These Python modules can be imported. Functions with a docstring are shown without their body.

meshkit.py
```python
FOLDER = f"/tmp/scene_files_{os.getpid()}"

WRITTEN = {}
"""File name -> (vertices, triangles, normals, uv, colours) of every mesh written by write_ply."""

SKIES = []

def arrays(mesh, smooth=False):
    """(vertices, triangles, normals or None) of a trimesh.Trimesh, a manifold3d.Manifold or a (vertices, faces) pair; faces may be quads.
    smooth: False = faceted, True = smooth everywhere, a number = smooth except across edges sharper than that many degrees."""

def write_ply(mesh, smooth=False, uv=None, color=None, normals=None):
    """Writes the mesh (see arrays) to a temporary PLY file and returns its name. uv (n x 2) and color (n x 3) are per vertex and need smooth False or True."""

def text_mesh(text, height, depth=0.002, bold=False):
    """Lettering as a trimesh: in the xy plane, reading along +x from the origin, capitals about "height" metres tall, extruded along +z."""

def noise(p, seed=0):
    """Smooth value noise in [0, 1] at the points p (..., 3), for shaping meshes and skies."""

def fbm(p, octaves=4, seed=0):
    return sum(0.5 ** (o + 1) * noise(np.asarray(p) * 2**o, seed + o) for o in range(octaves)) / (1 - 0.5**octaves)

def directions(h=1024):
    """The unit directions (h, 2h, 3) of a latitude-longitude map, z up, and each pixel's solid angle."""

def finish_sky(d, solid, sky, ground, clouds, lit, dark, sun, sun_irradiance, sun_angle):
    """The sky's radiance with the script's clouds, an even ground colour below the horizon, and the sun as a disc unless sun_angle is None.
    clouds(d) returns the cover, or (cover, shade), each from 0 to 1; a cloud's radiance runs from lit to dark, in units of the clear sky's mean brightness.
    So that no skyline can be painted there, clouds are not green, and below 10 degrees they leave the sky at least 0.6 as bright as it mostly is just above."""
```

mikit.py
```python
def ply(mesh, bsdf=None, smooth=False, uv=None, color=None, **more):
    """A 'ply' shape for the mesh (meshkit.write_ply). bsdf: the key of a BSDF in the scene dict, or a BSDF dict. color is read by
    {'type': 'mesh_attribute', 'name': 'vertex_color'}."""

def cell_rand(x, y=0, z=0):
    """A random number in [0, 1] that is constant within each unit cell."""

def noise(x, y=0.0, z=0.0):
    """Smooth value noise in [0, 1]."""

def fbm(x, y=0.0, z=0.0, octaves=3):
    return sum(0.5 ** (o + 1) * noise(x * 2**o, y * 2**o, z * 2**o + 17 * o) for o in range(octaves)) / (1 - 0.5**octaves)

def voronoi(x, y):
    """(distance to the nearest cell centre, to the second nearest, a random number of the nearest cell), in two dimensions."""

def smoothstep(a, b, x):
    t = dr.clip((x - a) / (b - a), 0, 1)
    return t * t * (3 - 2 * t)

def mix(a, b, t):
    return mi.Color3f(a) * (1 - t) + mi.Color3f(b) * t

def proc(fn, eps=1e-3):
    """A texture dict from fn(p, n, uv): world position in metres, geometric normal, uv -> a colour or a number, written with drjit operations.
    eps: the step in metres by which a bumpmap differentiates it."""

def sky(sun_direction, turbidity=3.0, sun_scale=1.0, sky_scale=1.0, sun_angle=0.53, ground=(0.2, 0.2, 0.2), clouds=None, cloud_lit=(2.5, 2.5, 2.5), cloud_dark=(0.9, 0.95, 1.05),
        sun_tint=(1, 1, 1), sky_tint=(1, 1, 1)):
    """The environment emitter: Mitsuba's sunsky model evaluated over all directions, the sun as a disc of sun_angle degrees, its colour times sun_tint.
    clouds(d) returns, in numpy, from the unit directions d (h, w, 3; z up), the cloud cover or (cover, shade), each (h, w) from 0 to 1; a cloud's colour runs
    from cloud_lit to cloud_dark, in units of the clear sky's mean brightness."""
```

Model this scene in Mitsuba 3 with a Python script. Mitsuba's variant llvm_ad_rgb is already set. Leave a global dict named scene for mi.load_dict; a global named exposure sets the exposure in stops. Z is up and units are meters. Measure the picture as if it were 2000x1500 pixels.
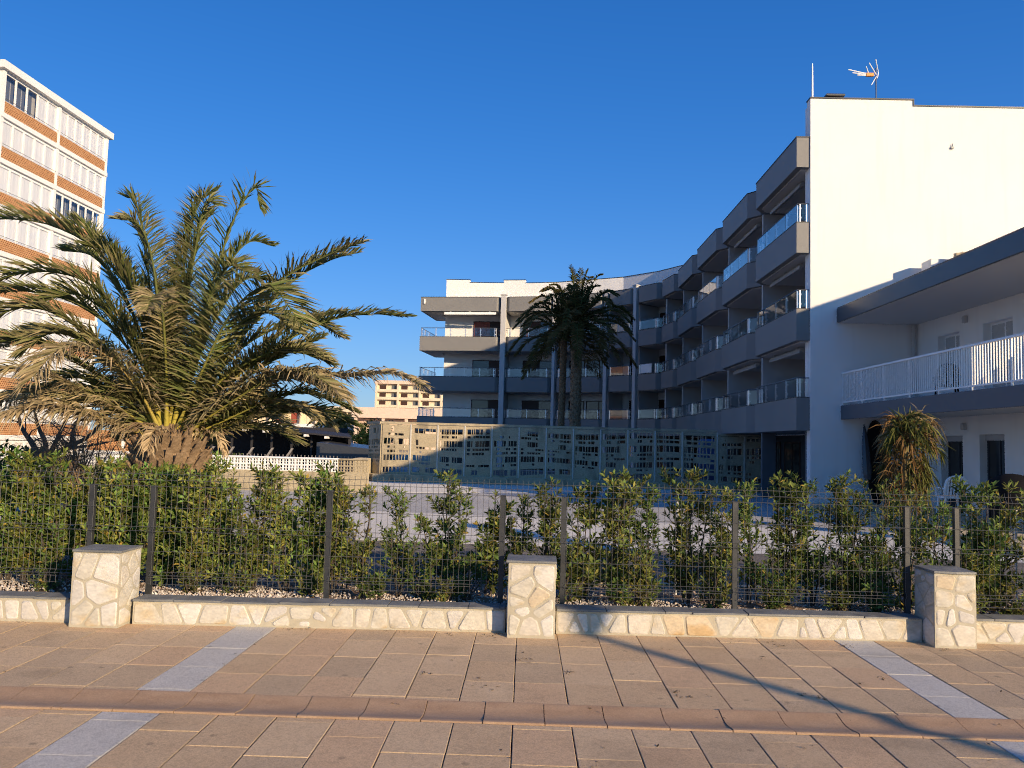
import math, random
import numpy as np, trimesh, mitsuba as mi, drjit as dr, mikit
from mikit import noise, fbm, cell_rand, voronoi, smoothstep, mix
from shapely.geometry import Polygon, LineString, MultiPoint, Point, box as sbox
from shapely import voronoi_polygons
from shapely.ops import unary_union

# ------------------------------------------------------------------ camera, sky, exposure
T = mi.ScalarTransform4f
scene, labels = {}, {}
scene['camera'] = {'type': 'perspective', 'fov': 64.47, 'fov_axis': 'x', 'near_clip': 0.05, 'far_clip': 3000.0,
    'to_world': T().look_at(origin=[0, 0, 1.80], target=[-0.018631311, 0.997245412, 1.871794583], up=[-0.02554835, -0.07225845, 0.99705867])}
SUN = (0.643, -0.766, 0.240)
def horizon_haze(d):
    el = np.degrees(np.arcsin(np.clip(d[..., 2], -1, 1)))
    return 0.72 * np.exp(-np.maximum(el, 0) / 5.5)          # thin pale haze, the same all round the horizon
scene['sky'] = mikit.sky(SUN, turbidity=3.0, sun_scale=1.0, sky_scale=1.0, ground=(0.22, 0.2, 0.17), sun_tint=(0.93, 1.04, 1.42), sky_tint=(0.13, 0.525, 1.21),
    clouds=horizon_haze, cloud_lit=(2.7, 2.85, 2.65))
exposure = 2.65

# ------------------------------------------------------------------ helpers
def unique(key):
    if key not in USED:
        USED.add(key); return key
    i = 1
    while '%s_%03d' % (key, i) in USED: i += 1
    k = '%s_%03d' % (key, i); USED.add(k); return k
USED = set()
def add(key, mesh, mat, smooth=False, color=None, label=None):
    key = unique(key)
    scene[key] = mikit.ply(mesh, 'm_' + mat, smooth=smooth, color=color)
    if label: labels[key] = {'label': label}
    return key
def thing(key, label, cat, group=None):
    key = unique(key)
    labels[key] = {'label': label, 'category': cat}
    if group: labels[key]['group'] = group
    return key
def tag(key, label, cat=None, group=None, kind=None):
    labels[key] = {'label': label}
    if cat: labels[key]['category'] = cat
    if group: labels[key]['group'] = group
    if kind: labels[key]['kind'] = kind
    return key
def stuffpart(key): labels[key] = {**labels.get(key, {}), 'kind': 'stuff'}

class MB:
    def __init__(s): s.v, s.f, s.c, s.n = [], [], [], 0
    def raw(s, v, f, col=None):
        v = np.asarray(v, float); f = np.asarray(f, int)
        if f.ndim == 2 and f.shape[1] == 4: f = np.vstack([f[:, [0, 1, 2]], f[:, [0, 2, 3]]])
        s.v.append(v); s.f.append(f + s.n); s.n += len(v)
        if col is not None: s.c.append(np.broadcast_to(np.asarray(col, float), (len(v), 3)))
        return s
    def mesh(s, m, col=None): return s.raw(m.vertices, m.faces, col)
    def box(s, a, b, col=None):
        x0, y0, z0 = a; x1, y1, z1 = b
        v = [(x, y, z) for x in (x0, x1) for y in (y0, y1) for z in (z0, z1)]
        return s.raw(v, [[0, 1, 3, 2], [4, 6, 7, 5], [0, 4, 5, 1], [2, 3, 7, 6], [0, 2, 6, 4], [1, 5, 7, 3]], col)
    def obox(s, c, ex, ey, ez, col=None):
        """centre and three half-extent vectors"""
        c, ex, ey, ez = (np.asarray(q, float) for q in (c, ex, ey, ez))
        v = [c + i * ex + j * ey + k * ez for i in (-1, 1) for j in (-1, 1) for k in (-1, 1)]
        return s.raw(v, [[0, 1, 3, 2], [4, 6, 7, 5], [0, 4, 5, 1], [2, 3, 7, 6], [0, 2, 6, 4], [1, 5, 7, 3]], col)
    def cbox(s, a, b, ch, col=None):
        """box with its upper edges chamfered"""
        x0, y0, z0 = a; x1, y1, z1 = b
        r = lambda i, z: [(x0 + i, y0 + i, z), (x1 - i, y0 + i, z), (x1 - i, y1 - i, z), (x0 + i, y1 - i, z)]
        v = r(0, z0) + r(0, z1 - ch) + r(ch, z1)
        f = [[k + j, k + (j + 1) % 4, k + 4 + (j + 1) % 4, k + 4 + j] for k in (0, 4) for j in range(4)] + [[8, 9, 10, 11], [3, 2, 1, 0]]
        return s.raw(v, f, col)
    def tube(s, pts, rad, sides=6, col=None, caps=True):
        p = np.asarray(pts, float); n = len(p)
        rad = np.broadcast_to(np.asarray(rad, float), (n,))
        t = np.gradient(p, axis=0); t /= np.linalg.norm(t, axis=1, keepdims=True) + 1e-12
        ref = np.where(np.abs(t[:, 2:]) < 0.9, [0, 0, 1.0], [1.0, 0, 0]) if n > 2 else np.tile([0, 0, 1.0] if abs(t[0, 2]) < 0.9 else [1.0, 0, 0], (n, 1))
        if n > 2: ref = np.tile(ref[0], (n, 1))
        a = np.cross(t, ref); a /= np.linalg.norm(a, axis=1, keepdims=True) + 1e-12
        b = np.cross(t, a)
        ang = np.arange(sides) * 2 * np.pi / sides
        ring = p[:, None] + rad[:, None, None] * (np.cos(ang)[None, :, None] * a[:, None] + np.sin(ang)[None, :, None] * b[:, None])
        v = ring.reshape(-1, 3)
        f = []
        for i in range(n - 1):
            for j in range(sides):
                k = (j + 1) % sides
                f.append([i * sides + j, (i + 1) * sides + j, (i + 1) * sides + k, i * sides + k])
        f = np.array(f); f = np.vstack([f[:, [0, 1, 2]], f[:, [0, 2, 3]]])
        if caps:
            c = [[0, j, j + 1] for j in range(1, sides - 1)] + [[(n - 1) * sides, (n - 1) * sides + j + 1, (n - 1) * sides + j] for j in range(1, sides - 1)]
            f = np.vstack([f, c])
        return s.raw(v, f, col)
    def prism(s, poly, z0, z1, col=None):
        for g in getattr(poly, 'geoms', [poly]):
            if g.is_empty or g.area < 1e-6: continue
            m = trimesh.creation.extrude_polygon(g, z1 - z0, engine='earcut')
            s.raw(np.array(m.vertices) + [0, 0, z0], m.faces, col)
        return s
    def out(s): return np.vstack(s.v), np.vstack(s.f)
    def col(s): return np.vstack(s.c)
    def put(s, key, mat, smooth=False, label=None):
        return add(key, s.out(), mat, smooth, s.col() if s.c else None, label)

def wallmesh(poly, depth, origin, ux, uz, nrm):
    """polygon in (u, v) extruded by depth along nrm from a plane at origin"""
    origin, ux, uz, nrm = (np.asarray(q, float) for q in (origin, ux, uz, nrm))
    mb = MB()
    for g in getattr(poly, 'geoms', [poly]):
        m = trimesh.creation.extrude_polygon(g, depth, engine='earcut')
        v = np.array(m.vertices)
        mb.raw(origin + v[:, :1] * ux + v[:, 1:2] * uz + v[:, 2:] * nrm, m.faces)
    return mb
def unit(v): v = np.asarray(v, float); return v / (np.linalg.norm(v) + 1e-12)
def bez(pts, n):
    """Catmull-Rom through the points"""
    p = np.asarray(pts, float); p = np.vstack([2 * p[0] - p[1], p, 2 * p[-1] - p[-2]])
    out = []
    m = len(p) - 3
    for u in np.linspace(0, m - 1e-9, n):
        i = int(u); t = u - i; a, b, c, d = p[i:i + 4]
        out.append(0.5 * (2 * b + (c - a) * t + (2 * a - 5 * b + 4 * c - d) * t * t + (3 * b - a - 3 * c + d) * t ** 3))
    return np.array(out)

# ------------------------------------------------------------------ materials
def mat(name, color, rough=0.6, spec=0.5, metal=0.0, bump=None, bscale=0.004, eps=2e-3):
    base = {'type': 'rgb', 'value': list(color)} if isinstance(color, (tuple, list)) else mikit.proc(color) if callable(color) else color
    b = {'type': 'principled', 'base_color': base, 'roughness': rough, 'specular': spec, 'metallic': metal}
    if bump is not None: b = {'type': 'bumpmap', 'arbitrary': mikit.proc(bump, eps), 'scale': bscale, 'bsdf': b}
    scene['m_' + name] = {'type': 'twosided', 'bsdf': b}
VC = {'type': 'mesh_attribute', 'name': 'vertex_color'}
def slabfn(a, b):
    def f(p, n, uv):
        g = .25 + .5 * fbm(p.x * 5, p.y * 5, 0.0, 4); s = noise(p.x * 160, p.y * 160, p.z * 160); w = smoothstep(0.62, 0.8, fbm(p.x * 1.7 + 9, p.y * 2.3, 3.0, 4))
        c = mix(a, b, g) * (0.82 + 0.36 * s)
        d1, d2, k = voronoi(p.x * 1.5 + 3, p.y * 1.5); gum = smoothstep(.045, .02, d1) * smoothstep(.35, .4, k)
        fine = smoothstep(.66, .72, noise(p.x * 42, p.y * 42, 2.0)) * .12
        return c * (1 - 0.16 * w) * (1 - .30 * gum - fine * .7) * 1.07
    return f
grain = lambda p, n, uv: fbm(p.x * 90, p.y * 90, p.z * 90, 3)
for i, (a, b) in enumerate((((.375, .26, .155), (.475, .35, .215)), ((.41, .295, .18), (.51, .38, .24)), ((.345, .25, .157), (.43, .325, .21)), ((.40, .27, .16), (.50, .355, .22)))):
    mat('slab_%d' % i, slabfn(a, b), 0.75, 0.35, bump=grain, bscale=0.0012)
mat('slab_grey', slabfn((.37, .35, .315), (.47, .45, .41)), 0.7, 0.35, bump=grain, bscale=0.001)
mat('pavement_far', lambda p, n, uv: mix((.36, .255, .17), (.45, .33, .22), fbm(p.x * 4, p.y * 4, 0, 3)) * (0.75 + 0.25 * smoothstep(0.0, 0.02, dr.abs(p.x / 0.3785 - dr.round(p.x / 0.3785)))), 0.75, 0.3)
mat('joint_sand', lambda p, n, uv: mix((.05, .038, .028), (.15, .12, .09), smoothstep(0.45, 0.72, fbm(p.x * 3, p.y * 3, 0, 3))), 0.9, 0.2)
mat('terracotta', lambda p, n, uv: mix((.31, .195, .115), (.41, .28, .175), fbm(p.x * 6, p.y * 14, p.z * 9, 4)) * (0.85 + 0.3 * noise(p.x * 150, p.y * 150, p.z * 150)), 0.65, 0.4, bump=grain, bscale=0.0015)
stone_bump = lambda p, n, uv: fbm(p.x * 14, p.y * 14, p.z * 14, 5)
def stonefn(a, b, c):
    def f(p, n, uv):
        g = fbm(p.x * 7 + 3, p.y * 7, p.z * 9, 4); h = smoothstep(0.5, 0.75, fbm(p.x * 4, p.y * 4 + 7, p.z * 5, 4)); k = fbm(p.x * 40, p.y * 40, p.z * 60, 3)
        return mix(mix(a, b, g), c, h * 0.8) * (0.95 + 0.4 * k)
    return f
for i, q in enumerate((((.46, .44, .39), (.36, .335, .275), (.38, .29, .16)), ((.38, .35, .29), (.48, .45, .40), (.28, .24, .17)), ((.42, .335, .215), (.43, .38, .30), (.36, .24, .11)), ((.35, .335, .31), (.45, .43, .40), (.35, .31, .23)), ((.52, .505, .475), (.42, .40, .35), (.44, .37, .24)))):
    mat('stone_%d' % i, stonefn(*q), 0.7, 0.35, bump=stone_bump, bscale=0.012)
mat('mortar', lambda p, n, uv: mix((.35, .32, .245), (.45, .415, .33), fbm(p.x * 9, p.y * 9, p.z * 9, 4)), 0.9, 0.2, bump=grain, bscale=0.003)
mat('slate', lambda p, n, uv: mix((.09, .095, .10), (.22, .225, .22), fbm(p.x * 8, p.y * 8, p.z * 30, 4)), 0.55, 0.5, bump=stone_bump, bscale=0.006)
mat('soil', lambda p, n, uv: mix((.10, .065, .04), (.28, .2, .14), fbm(p.x * 5, p.y * 5, 0, 5)), 0.95, 0.1, bump=stone_bump, bscale=0.02)
mat('vcol', VC, 0.75, 0.3)
mat('plaza', lambda p, n, uv: mix((.25, .25, .25), (.32, .32, .315), fbm(p.x * .8, p.y * .8, 0, 5)) * (0.9 + 0.2 * noise(p.x * 30, p.y * 30, 0)) * (1 - .35 * (smoothstep(.03, .012, dr.abs(p.x / 1.6 - dr.round(p.x / 1.6)) * 1.6) + smoothstep(.03, .012, dr.abs(p.y / 1.6 - dr.round(p.y / 1.6)) * 1.6))), 0.85, 0.25)
mat('plaza_light', lambda p, n, uv: mix((.40, .39, .37), (.47, .46, .43), fbm(p.x * .9, p.y * .9, 0, 5)), 0.85, 0.25)
mat('ground', lambda p, n, uv: mix((.17, .15, .11), (.28, .25, .2), fbm(p.x * .3, p.y * .3, 0, 5)), 0.9, 0.2)
mat('render_white', lambda p, n, uv: mix((.70, .70, .69), (.77, .77, .76), fbm(p.x * .7, p.y * .7, p.z * .5, 4)) * (1 - .05 * smoothstep(.5, .85, fbm(p.x * 5 + 2, p.y * 5, p.z * .35, 3))), 0.75, 0.3, bump=grain, bscale=0.0008)
mat('wall_shade_grey', (.40, .40, .40), 0.75, 0.3)  # white of the recess walls greyed so the colour carries their shade
mat('soffit_shade_grey', (.46, .46, .45), 0.7, 0.3)  # soffit white darkened to hold the shade under the slabs
mat('panel_grey', lambda p, n, uv: mix((.18, .18, .178), (.215, .214, .21), fbm(p.x * .6, p.y * .6, p.z * .6, 3)), 0.6, 0.35)
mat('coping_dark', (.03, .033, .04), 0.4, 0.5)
mat('column_grey', (.46, .46, .46), 0.6, 0.4)
mat('navy_metal', (.035, .040, .05), 0.35, 0.6)
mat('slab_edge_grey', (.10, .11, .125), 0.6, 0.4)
mat('aluminium', (.72, .72, .72), 0.3, 0.5, metal=0.7)
mat('rail_dark', (.12, .13, .14), 0.35, 0.5, metal=0.5)
mat('white_paint', (.78, .78, .77), 0.4, 0.5)
mat('door_brown', (.045, .02, .014), 0.5, 0.4)
mat('door_red', (.26, .06, .038), 0.45, 0.4)
mat('dark_glass', (.010, .012, .014), 0.06, 0.8)
mat('straw_trunk', lambda p, n, uv: mix((.17, .14, .06), (.30, .24, .12), fbm(p.x * 25, p.y * 25, p.z * 12, 3)), 0.8, 0.2)
mat('awning_grey', (.3, .3, .3), 0.7, 0.3)
mat('picket_grey', (.22, .21, .2), 0.8, 0.3)
mat('ground_dark', lambda p, n, uv: mix((.07, .065, .06), (.17, .155, .14), fbm(p.x * 3, p.y * 3, 0, 4)) * (0.6 + 0.8 * noise(p.x * 45, p.y * 45, 0)), 0.95, 0.15)
mat('dark_interior', (.02, .02, .022), 0.8, 0.2)
scene['m_glass'] = {'type': 'thindielectric', 'int_ior': 1.52}
mat('curtain', lambda p, n, uv: mix((.60, .61, .61), (.70, .71, .71), noise(p.x * 4, p.y * 4, p.z * .4)), 0.85, 0.2)
def brickfn(p, n, uv):
    u = p.y + p.x; a = u / 0.19; b = p.z / 0.125
    r = dr.floor(b); a2 = a + 0.5 * (r - 2 * dr.floor(r / 2))
    fa, fb = a2 - dr.floor(a2), b - dr.floor(b)
    hole = smoothstep(.26, .34, fa) * smoothstep(.84, .76, fa) * smoothstep(.26, .34, fb) * smoothstep(.86, .78, fb)
    c = mix((.44, .225, .10), (.53, .30, .15), cell_rand(dr.floor(a2), r, 1))
    return mix(c, (.14, .05, .02), hole * .9)
mat('lattice_brick', brickfn, 0.8, 0.3)
mat('cement', lambda p, n, uv: mix((.31, .262, .178), (.44, .38, .265), fbm(p.x * 1.5, p.y * 1.5, p.z * 1.5, 5)) * (0.85 + 0.3 * noise(p.x * 25, p.y * 25, p.z * 25)) * (1 - .3 * smoothstep(.55, .75, fbm(p.x * 3, p.y * 3, p.z * .8 + 5, 4))), 0.85, 0.25)
mat('cement_post', (.52, .50, .45), 0.85, 0.25)
mat('fence_metal', lambda p, n, uv: mix((.018, .020, .022), (.045, .047, .05), fbm(p.x * 12, p.y * 12, p.z * 12, 3)), 0.4, 0.5)
mat('fence_wire', (.115, .118, .12), 0.35, 0.5, metal=0.3)
mat('bark', lambda p, n, uv: mix((.035, .028, .022), (.12, .10, .08), fbm(p.x * 20, p.y * 20, p.z * 8, 4)), 0.85, 0.2)
mat('palm_bark', lambda p, n, uv: mix((.10, .065, .04), (.33, .235, .145), fbm(p.x * 16, p.y * 16, p.z * 26, 4)), 0.85, 0.2, bump=stone_bump, bscale=0.02)
mat('cream', lambda p, n, uv: mix((.62, .52, .38), (.68, .58, .44), fbm(p.x * .3, p.y * .3, p.z * .3, 3)), 0.8, 0.3)
mat('pink_render', (.66, .50, .40), 0.8, 0.3)
mat('canopy_dark', (.025, .025, .03), 0.7, 0.3)
mat('plastic_dark', (.010, .010, .011), 0.8, 0.1)
mat('orange_plastic', (.75, .28, .05), 0.5, 0.5)
mat('blue_sheet', (.10, .16, .33), 0.7, 0.3)
scene['m_leaf'] = {'type': 'principledthin', 'base_color': VC, 'roughness': 0.3, 'spec_trans': 0.0, 'diff_trans': 0.5, 'eta': 1.45}
scene['m_palm_leaf'] = {'type': 'principledthin', 'base_color': VC, 'roughness': 0.4, 'spec_trans': 0.0, 'diff_trans': 0.45, 'eta': 1.45}
# ------------------------------------------------------------------ ground, pavement
mb = MB(); mb.raw([(-900, -300, -.06), (900, -300, -.06), (900, 1500, -.06), (-900, 1500, -.06)], [[0, 1, 2, 3]])
tag(mb.put('ground', 'ground'), 'dry open ground reaching out to the horizon', kind='structure')
mb = MB(); mb.raw([(-40, -14, -.02), (40, -14, -.02), (40, 8.02, -.02), (-40, 8.02, -.02)], [[0, 1, 2, 3]])
pav = mb.put('pavement', 'joint_sand')
tag(pav, 'pavement of brown rectangular slabs with grey slab strips', kind='structure')
MOD = 0.3785; X0 = -2.688
rng = random.Random(5)
far = MB()
for a, b in (((-40, -14), (40, 3.4)), ((-40, 3.4), (-7.23, 8.0)), ((7.53, 3.4), (40, 8.0))):
    far.raw([(a[0], a[1], -.001), (b[0], a[1], -.001), (b[0], b[1], -.001), (a[0], b[1], -.001)], [[0, 1, 2, 3]])
k = far.put(pav + '__slab_field', 'pavement_far'); stuffpart(k)
WY = lambda x: 7.84 + 0.035 * x          # front face of the garden wall
for c in range(-12, 27):
    x = X0 + c * MOD
    grey = c in (0, 15)
    for zone, (ya, yb) in enumerate(((3.4, 5.335), (5.765, 0))):
        yb = yb or WY(x) + .03
        L = 0.57; y = ya - rng.choice((0.08, .3, .42, .5)) * (1 if zone == 0 else 1) 
        while y < yb - .02:
            y0, y1 = max(y, ya), min(y + L, yb)
            if y1 - y0 > .06:
                g = .0022; dz = rng.uniform(-.002, .002); gx = rng.uniform(.0022, .005)
                m = MB().cbox((x + gx, y0 + g, -.05), (x + MOD - gx, y1 - g, dz), .003)
                m.put(pav + ('__grey_slab' if grey else '__slab'), 'slab_grey' if grey else 'slab_%d' % rng.choice((0, 0, 1, 1, 2, 3)))
            y += L
# clay channel with a concave profile
ch = thing('drain_channel', 'shallow terracotta drain channel of concave tiles across the pavement', 'drain')
labels[ch] = {'label': labels[ch]['label'], 'kind': 'structure'}
prof = [(5.345, .0), (5.352, .007), (5.37, .008), (5.40, .004), (5.45, -.006), (5.51, -.014), (5.57, -.017), (5.63, -.010), (5.69, .002), (5.735, .011), (5.75, .010), (5.757, .002)]
for i in range(-18, 19):
    xa, xb = i * .4 + .17 + .003, i * .4 + .57 - .003
    v, f = [], []; n = len(prof); dz = rng.uniform(-.003, .003)
    for x in (xa, xb):
        for (y, z) in prof: v.append((x, y, z + dz))
        for (y, z) in prof: v.append((x, y, -.09))
    for j in range(n - 1):
        f += [[j, 2 * n + j, 2 * n + j + 1, j + 1], [j, j + 1, n + j + 1, n + j], [2 * n + j, 3 * n + j, 3 * n + j + 1, 2 * n + j + 1]]
    f += [[0, n, 3 * n, 2 * n], [n - 1, 3 * n - 1, 4 * n - 1, 2 * n - 1]]
    MB().raw(v, f).put(ch + '__channel_tile', 'terracotta', smooth=35)
# small dirt and dry bits lying in the joints
r = np.random.default_rng(3); mb = MB()
spots = [(-.36, 6.3), (-.33, 6.15), (.4, 6.55), (.05, 6.9), (1.15, 6.15), (1.2, 6.02), (2.05, 6.2), (2.2, 6.1), (1.55, 4.75), (.42, 4.7), (.78, 4.55), (2.1, 7.2), (2.9, 6.7), (-3.2, 4.7), (-.75, 6.4), (1.9, 4.6)] + [(r.uniform(-5, 5), WY(0) - r.uniform(.03, .2)) for _ in range(16)] + [(r.uniform(-4, 4), r.uniform(4.4, 7.6)) for _ in range(40)]
for q, (sx, sy) in enumerate(spots):
    for _ in range(r.integers(4, 12) if q < 32 else r.integers(1, 3)):
        p = np.array([sx + r.normal(0, .035), sy + r.normal(0, .03), r.uniform(.002, .008)])
        a = r.uniform(0, 6.28); L = r.uniform(.006, .022); d = np.array([math.cos(a), math.sin(a), r.uniform(-.1, .4)]) * L; w = np.array([-d[1], d[0], r.uniform(0, .004)]) * .4
        mb.raw([p - d, p + w, p + d, p - w + [0, 0, .003]], [[0, 1, 2], [0, 2, 3]], np.array([.10, .07, .045]) * r.uniform(.4, 2))
tag(mb.put('leaf_litter', 'vcol'), 'dry leaf bits and dirt caught in the pavement joints', kind='stuff')

# ------------------------------------------------------------------ garden wall and pillars
def stones(prefix, origin, ux, nrm, W, Hh, seed, sx=.2, sy=.2, proud=.011, gap=.006, kinds=None):
    """irregular stones on a face: Voronoi cells of the face, each a bevelled block of its own"""
    r = np.random.default_rng(seed); pts = []
    nx, ny = max(1, round(W / sx)), max(1, round(Hh / sy))
    for i in range(nx):
        for j in range(ny): pts.append(((i + .5 + r.uniform(-.42, .42)) * W / nx, (j + .5 + r.uniform(-.42, .42)) * Hh / ny))
    for _ in range(max(1, nx * ny // 3)): pts.append((r.uniform(0, W), r.uniform(0, Hh)))
    frame = sbox(.004, .004, W - .004, Hh - .004)
    ux = np.asarray(ux, float); nrm = np.asarray(nrm, float); uz = np.array([0, 0, 1.0]); origin = np.asarray(origin, float)
    for cell in voronoi_polygons(MultiPoint(pts), extend_to=frame.buffer(1)).geoms:
        p = cell.intersection(frame).buffer(-gap - r.uniform(0, .010))
        if p.is_empty or p.geom_type != 'Polygon' or p.area < 5e-4: continue
        p = p.buffer(-.022).buffer(.022, quad_segs=2)
        if p.is_empty or p.geom_type != 'Polygon': continue
        p = p.simplify(.003)
        c = np.array(p.exterior.coords)[:-1]
        if not p.exterior.is_ccw: c = c[::-1]
        n = len(c)
        if n < 3: continue
        mid = c.mean(0); k = np.array([1 - min(.4, .012 / (np.linalg.norm(q - mid) + 1e-6)) for q in c])[:, None]
        top = mid + (c - mid) * k; h = proud * r.uniform(.7, 1.3); tilt = r.normal(0, .03, 2)
        v = np.vstack([np.c_[c, np.full(n, -.01)], np.c_[c, np.full(n, h * .55)], np.c_[top, h + (top - mid) @ tilt], [[*mid, h + .002]]])
        f = []
        for a in (0, n):
            for j in range(n): f += [[a + j, a + (j + 1) % n, a + n + (j + 1) % n], [a + j, a + n + (j + 1) % n, a + n + j]]
        f += [[2 * n + j, 2 * n + (j + 1) % n, 3 * n] for j in range(n)]
        w = origin + v[:, :1] * ux + v[:, 1:2] * uz + v[:, 2:] * nrm
        MB().raw(w, f).put(prefix + '__stone', 'stone_%d' % r.choice(5, p=kinds or (.30, .19, .10, .15, .26)))
WT = .215
segs = [(-12.0, -4.17, 'low white stone wall left of the first pillar'), (-3.66, -.15, 'low white stone wall between the first and middle pillars'),
        (.335, 3.84, 'low white stone wall between the middle and right pillars'), (4.27, 12.0, 'low white stone wall right of the last pillar')]
wall_dir = unit([1, .035, 0]); wall_n = np.array([wall_dir[1], -wall_dir[0], 0])
for i, (xa, xb, lab) in enumerate(segs):
    g = thing('garden_wall', lab, 'wall')
    mb = MB(); ya, yb = WY(xa), WY(xb)
    mb.prism(Polygon([(xa, ya + .014), (xb, yb + .014), (xb, yb + .26), (xa, ya + .26)]), -.05, WT); mb.put(g + '__mortar_core', 'mortar')
    lo, hi = max(xa, -6.6), min(xb, 6.6)
    stones(g, (lo, WY(lo) + .018, .0), wall_dir, wall_n, (hi - lo) / wall_dir[0], WT - .004, 100 + i, sx=.21, sy=.17)
    # slate flags on top
    x = lo; rr = random.Random(40 + i)
    while x < hi - .05:
        L = min(rr.uniform(.25, .6), hi - x); j = [rr.uniform(-.012, .012) for _ in range(4)]
        p = Polygon([(x + .004, WY(x) - .004 + j[0]), (x + L * .55, WY(x + L * .5) - .004 + j[1]), (x + L - .004, WY(x + L) - .004 + j[2]), (x + L - .004, WY(x + L) + .235), (x + .004, WY(x) + .235)])
        MB().prism(p, WT + .001, WT + .014 + rr.uniform(0, .01)).put(g + '__coping_slate', 'slate')
        x += L
pill = [(-4.165, -3.70, -3.66, 'left white stone pillar with large smooth stones'), (-.135, .32, .32, 'middle stone pillar with yellowish stones at its foot'), (3.85, 4.25, 4.25, 'right stone pillar with a shaded left side')]
for i, (xa, xb, _, lab) in enumerate(pill):
    g = thing('stone_pillar', lab, 'pillar')
    y0 = 7.655 + .03 * xa; y1 = y0 + .40; zt = .685
    MB().cbox((xa + .008, y0 + .008, -.04), (xb - .008, y1, zt), .01).put(g + '__mortar_core', 'mortar')
    stones(g, (xa + .006, y0 + .011, .003), (1, 0, 0), (0, -1, 0), xb - xa - .012, zt - .006, 200 + i, sx=.30 if i == 0 else .2, sy=.25 if i == 0 else .17, gap=.004 if i == 0 else .008, kinds=(.3, .15, .0, .05, .5) if i == 0 else None)
    stones(g, (xa + .013, y1, .003), (0, -1, 0), (-1, 0, 0), y1 - y0 - .01, zt - .006, 210 + i, sx=.21, sy=.19)
    stones(g, (xb - .013, y0 + .01, .003), (0, 1, 0), (1, 0, 0), y1 - y0 - .01, zt - .006, 220 + i, sx=.21, sy=.19)
    rr = random.Random(i); j = lambda: rr.uniform(-.012, .012)
    P4 = Polygon([(xa - .006 + j(), y0 - .006 + j()), ((xa + xb) / 2, y0 - .008 + j()), (xb + .006 + j(), y0 - .006 + j()), (xb + .006 + j(), y1 + .004), (xa - .006, y1 + .004)])
    MB().prism(P4, zt + .001, zt + .02).put(g + '__slate_cap', 'slate')

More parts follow.
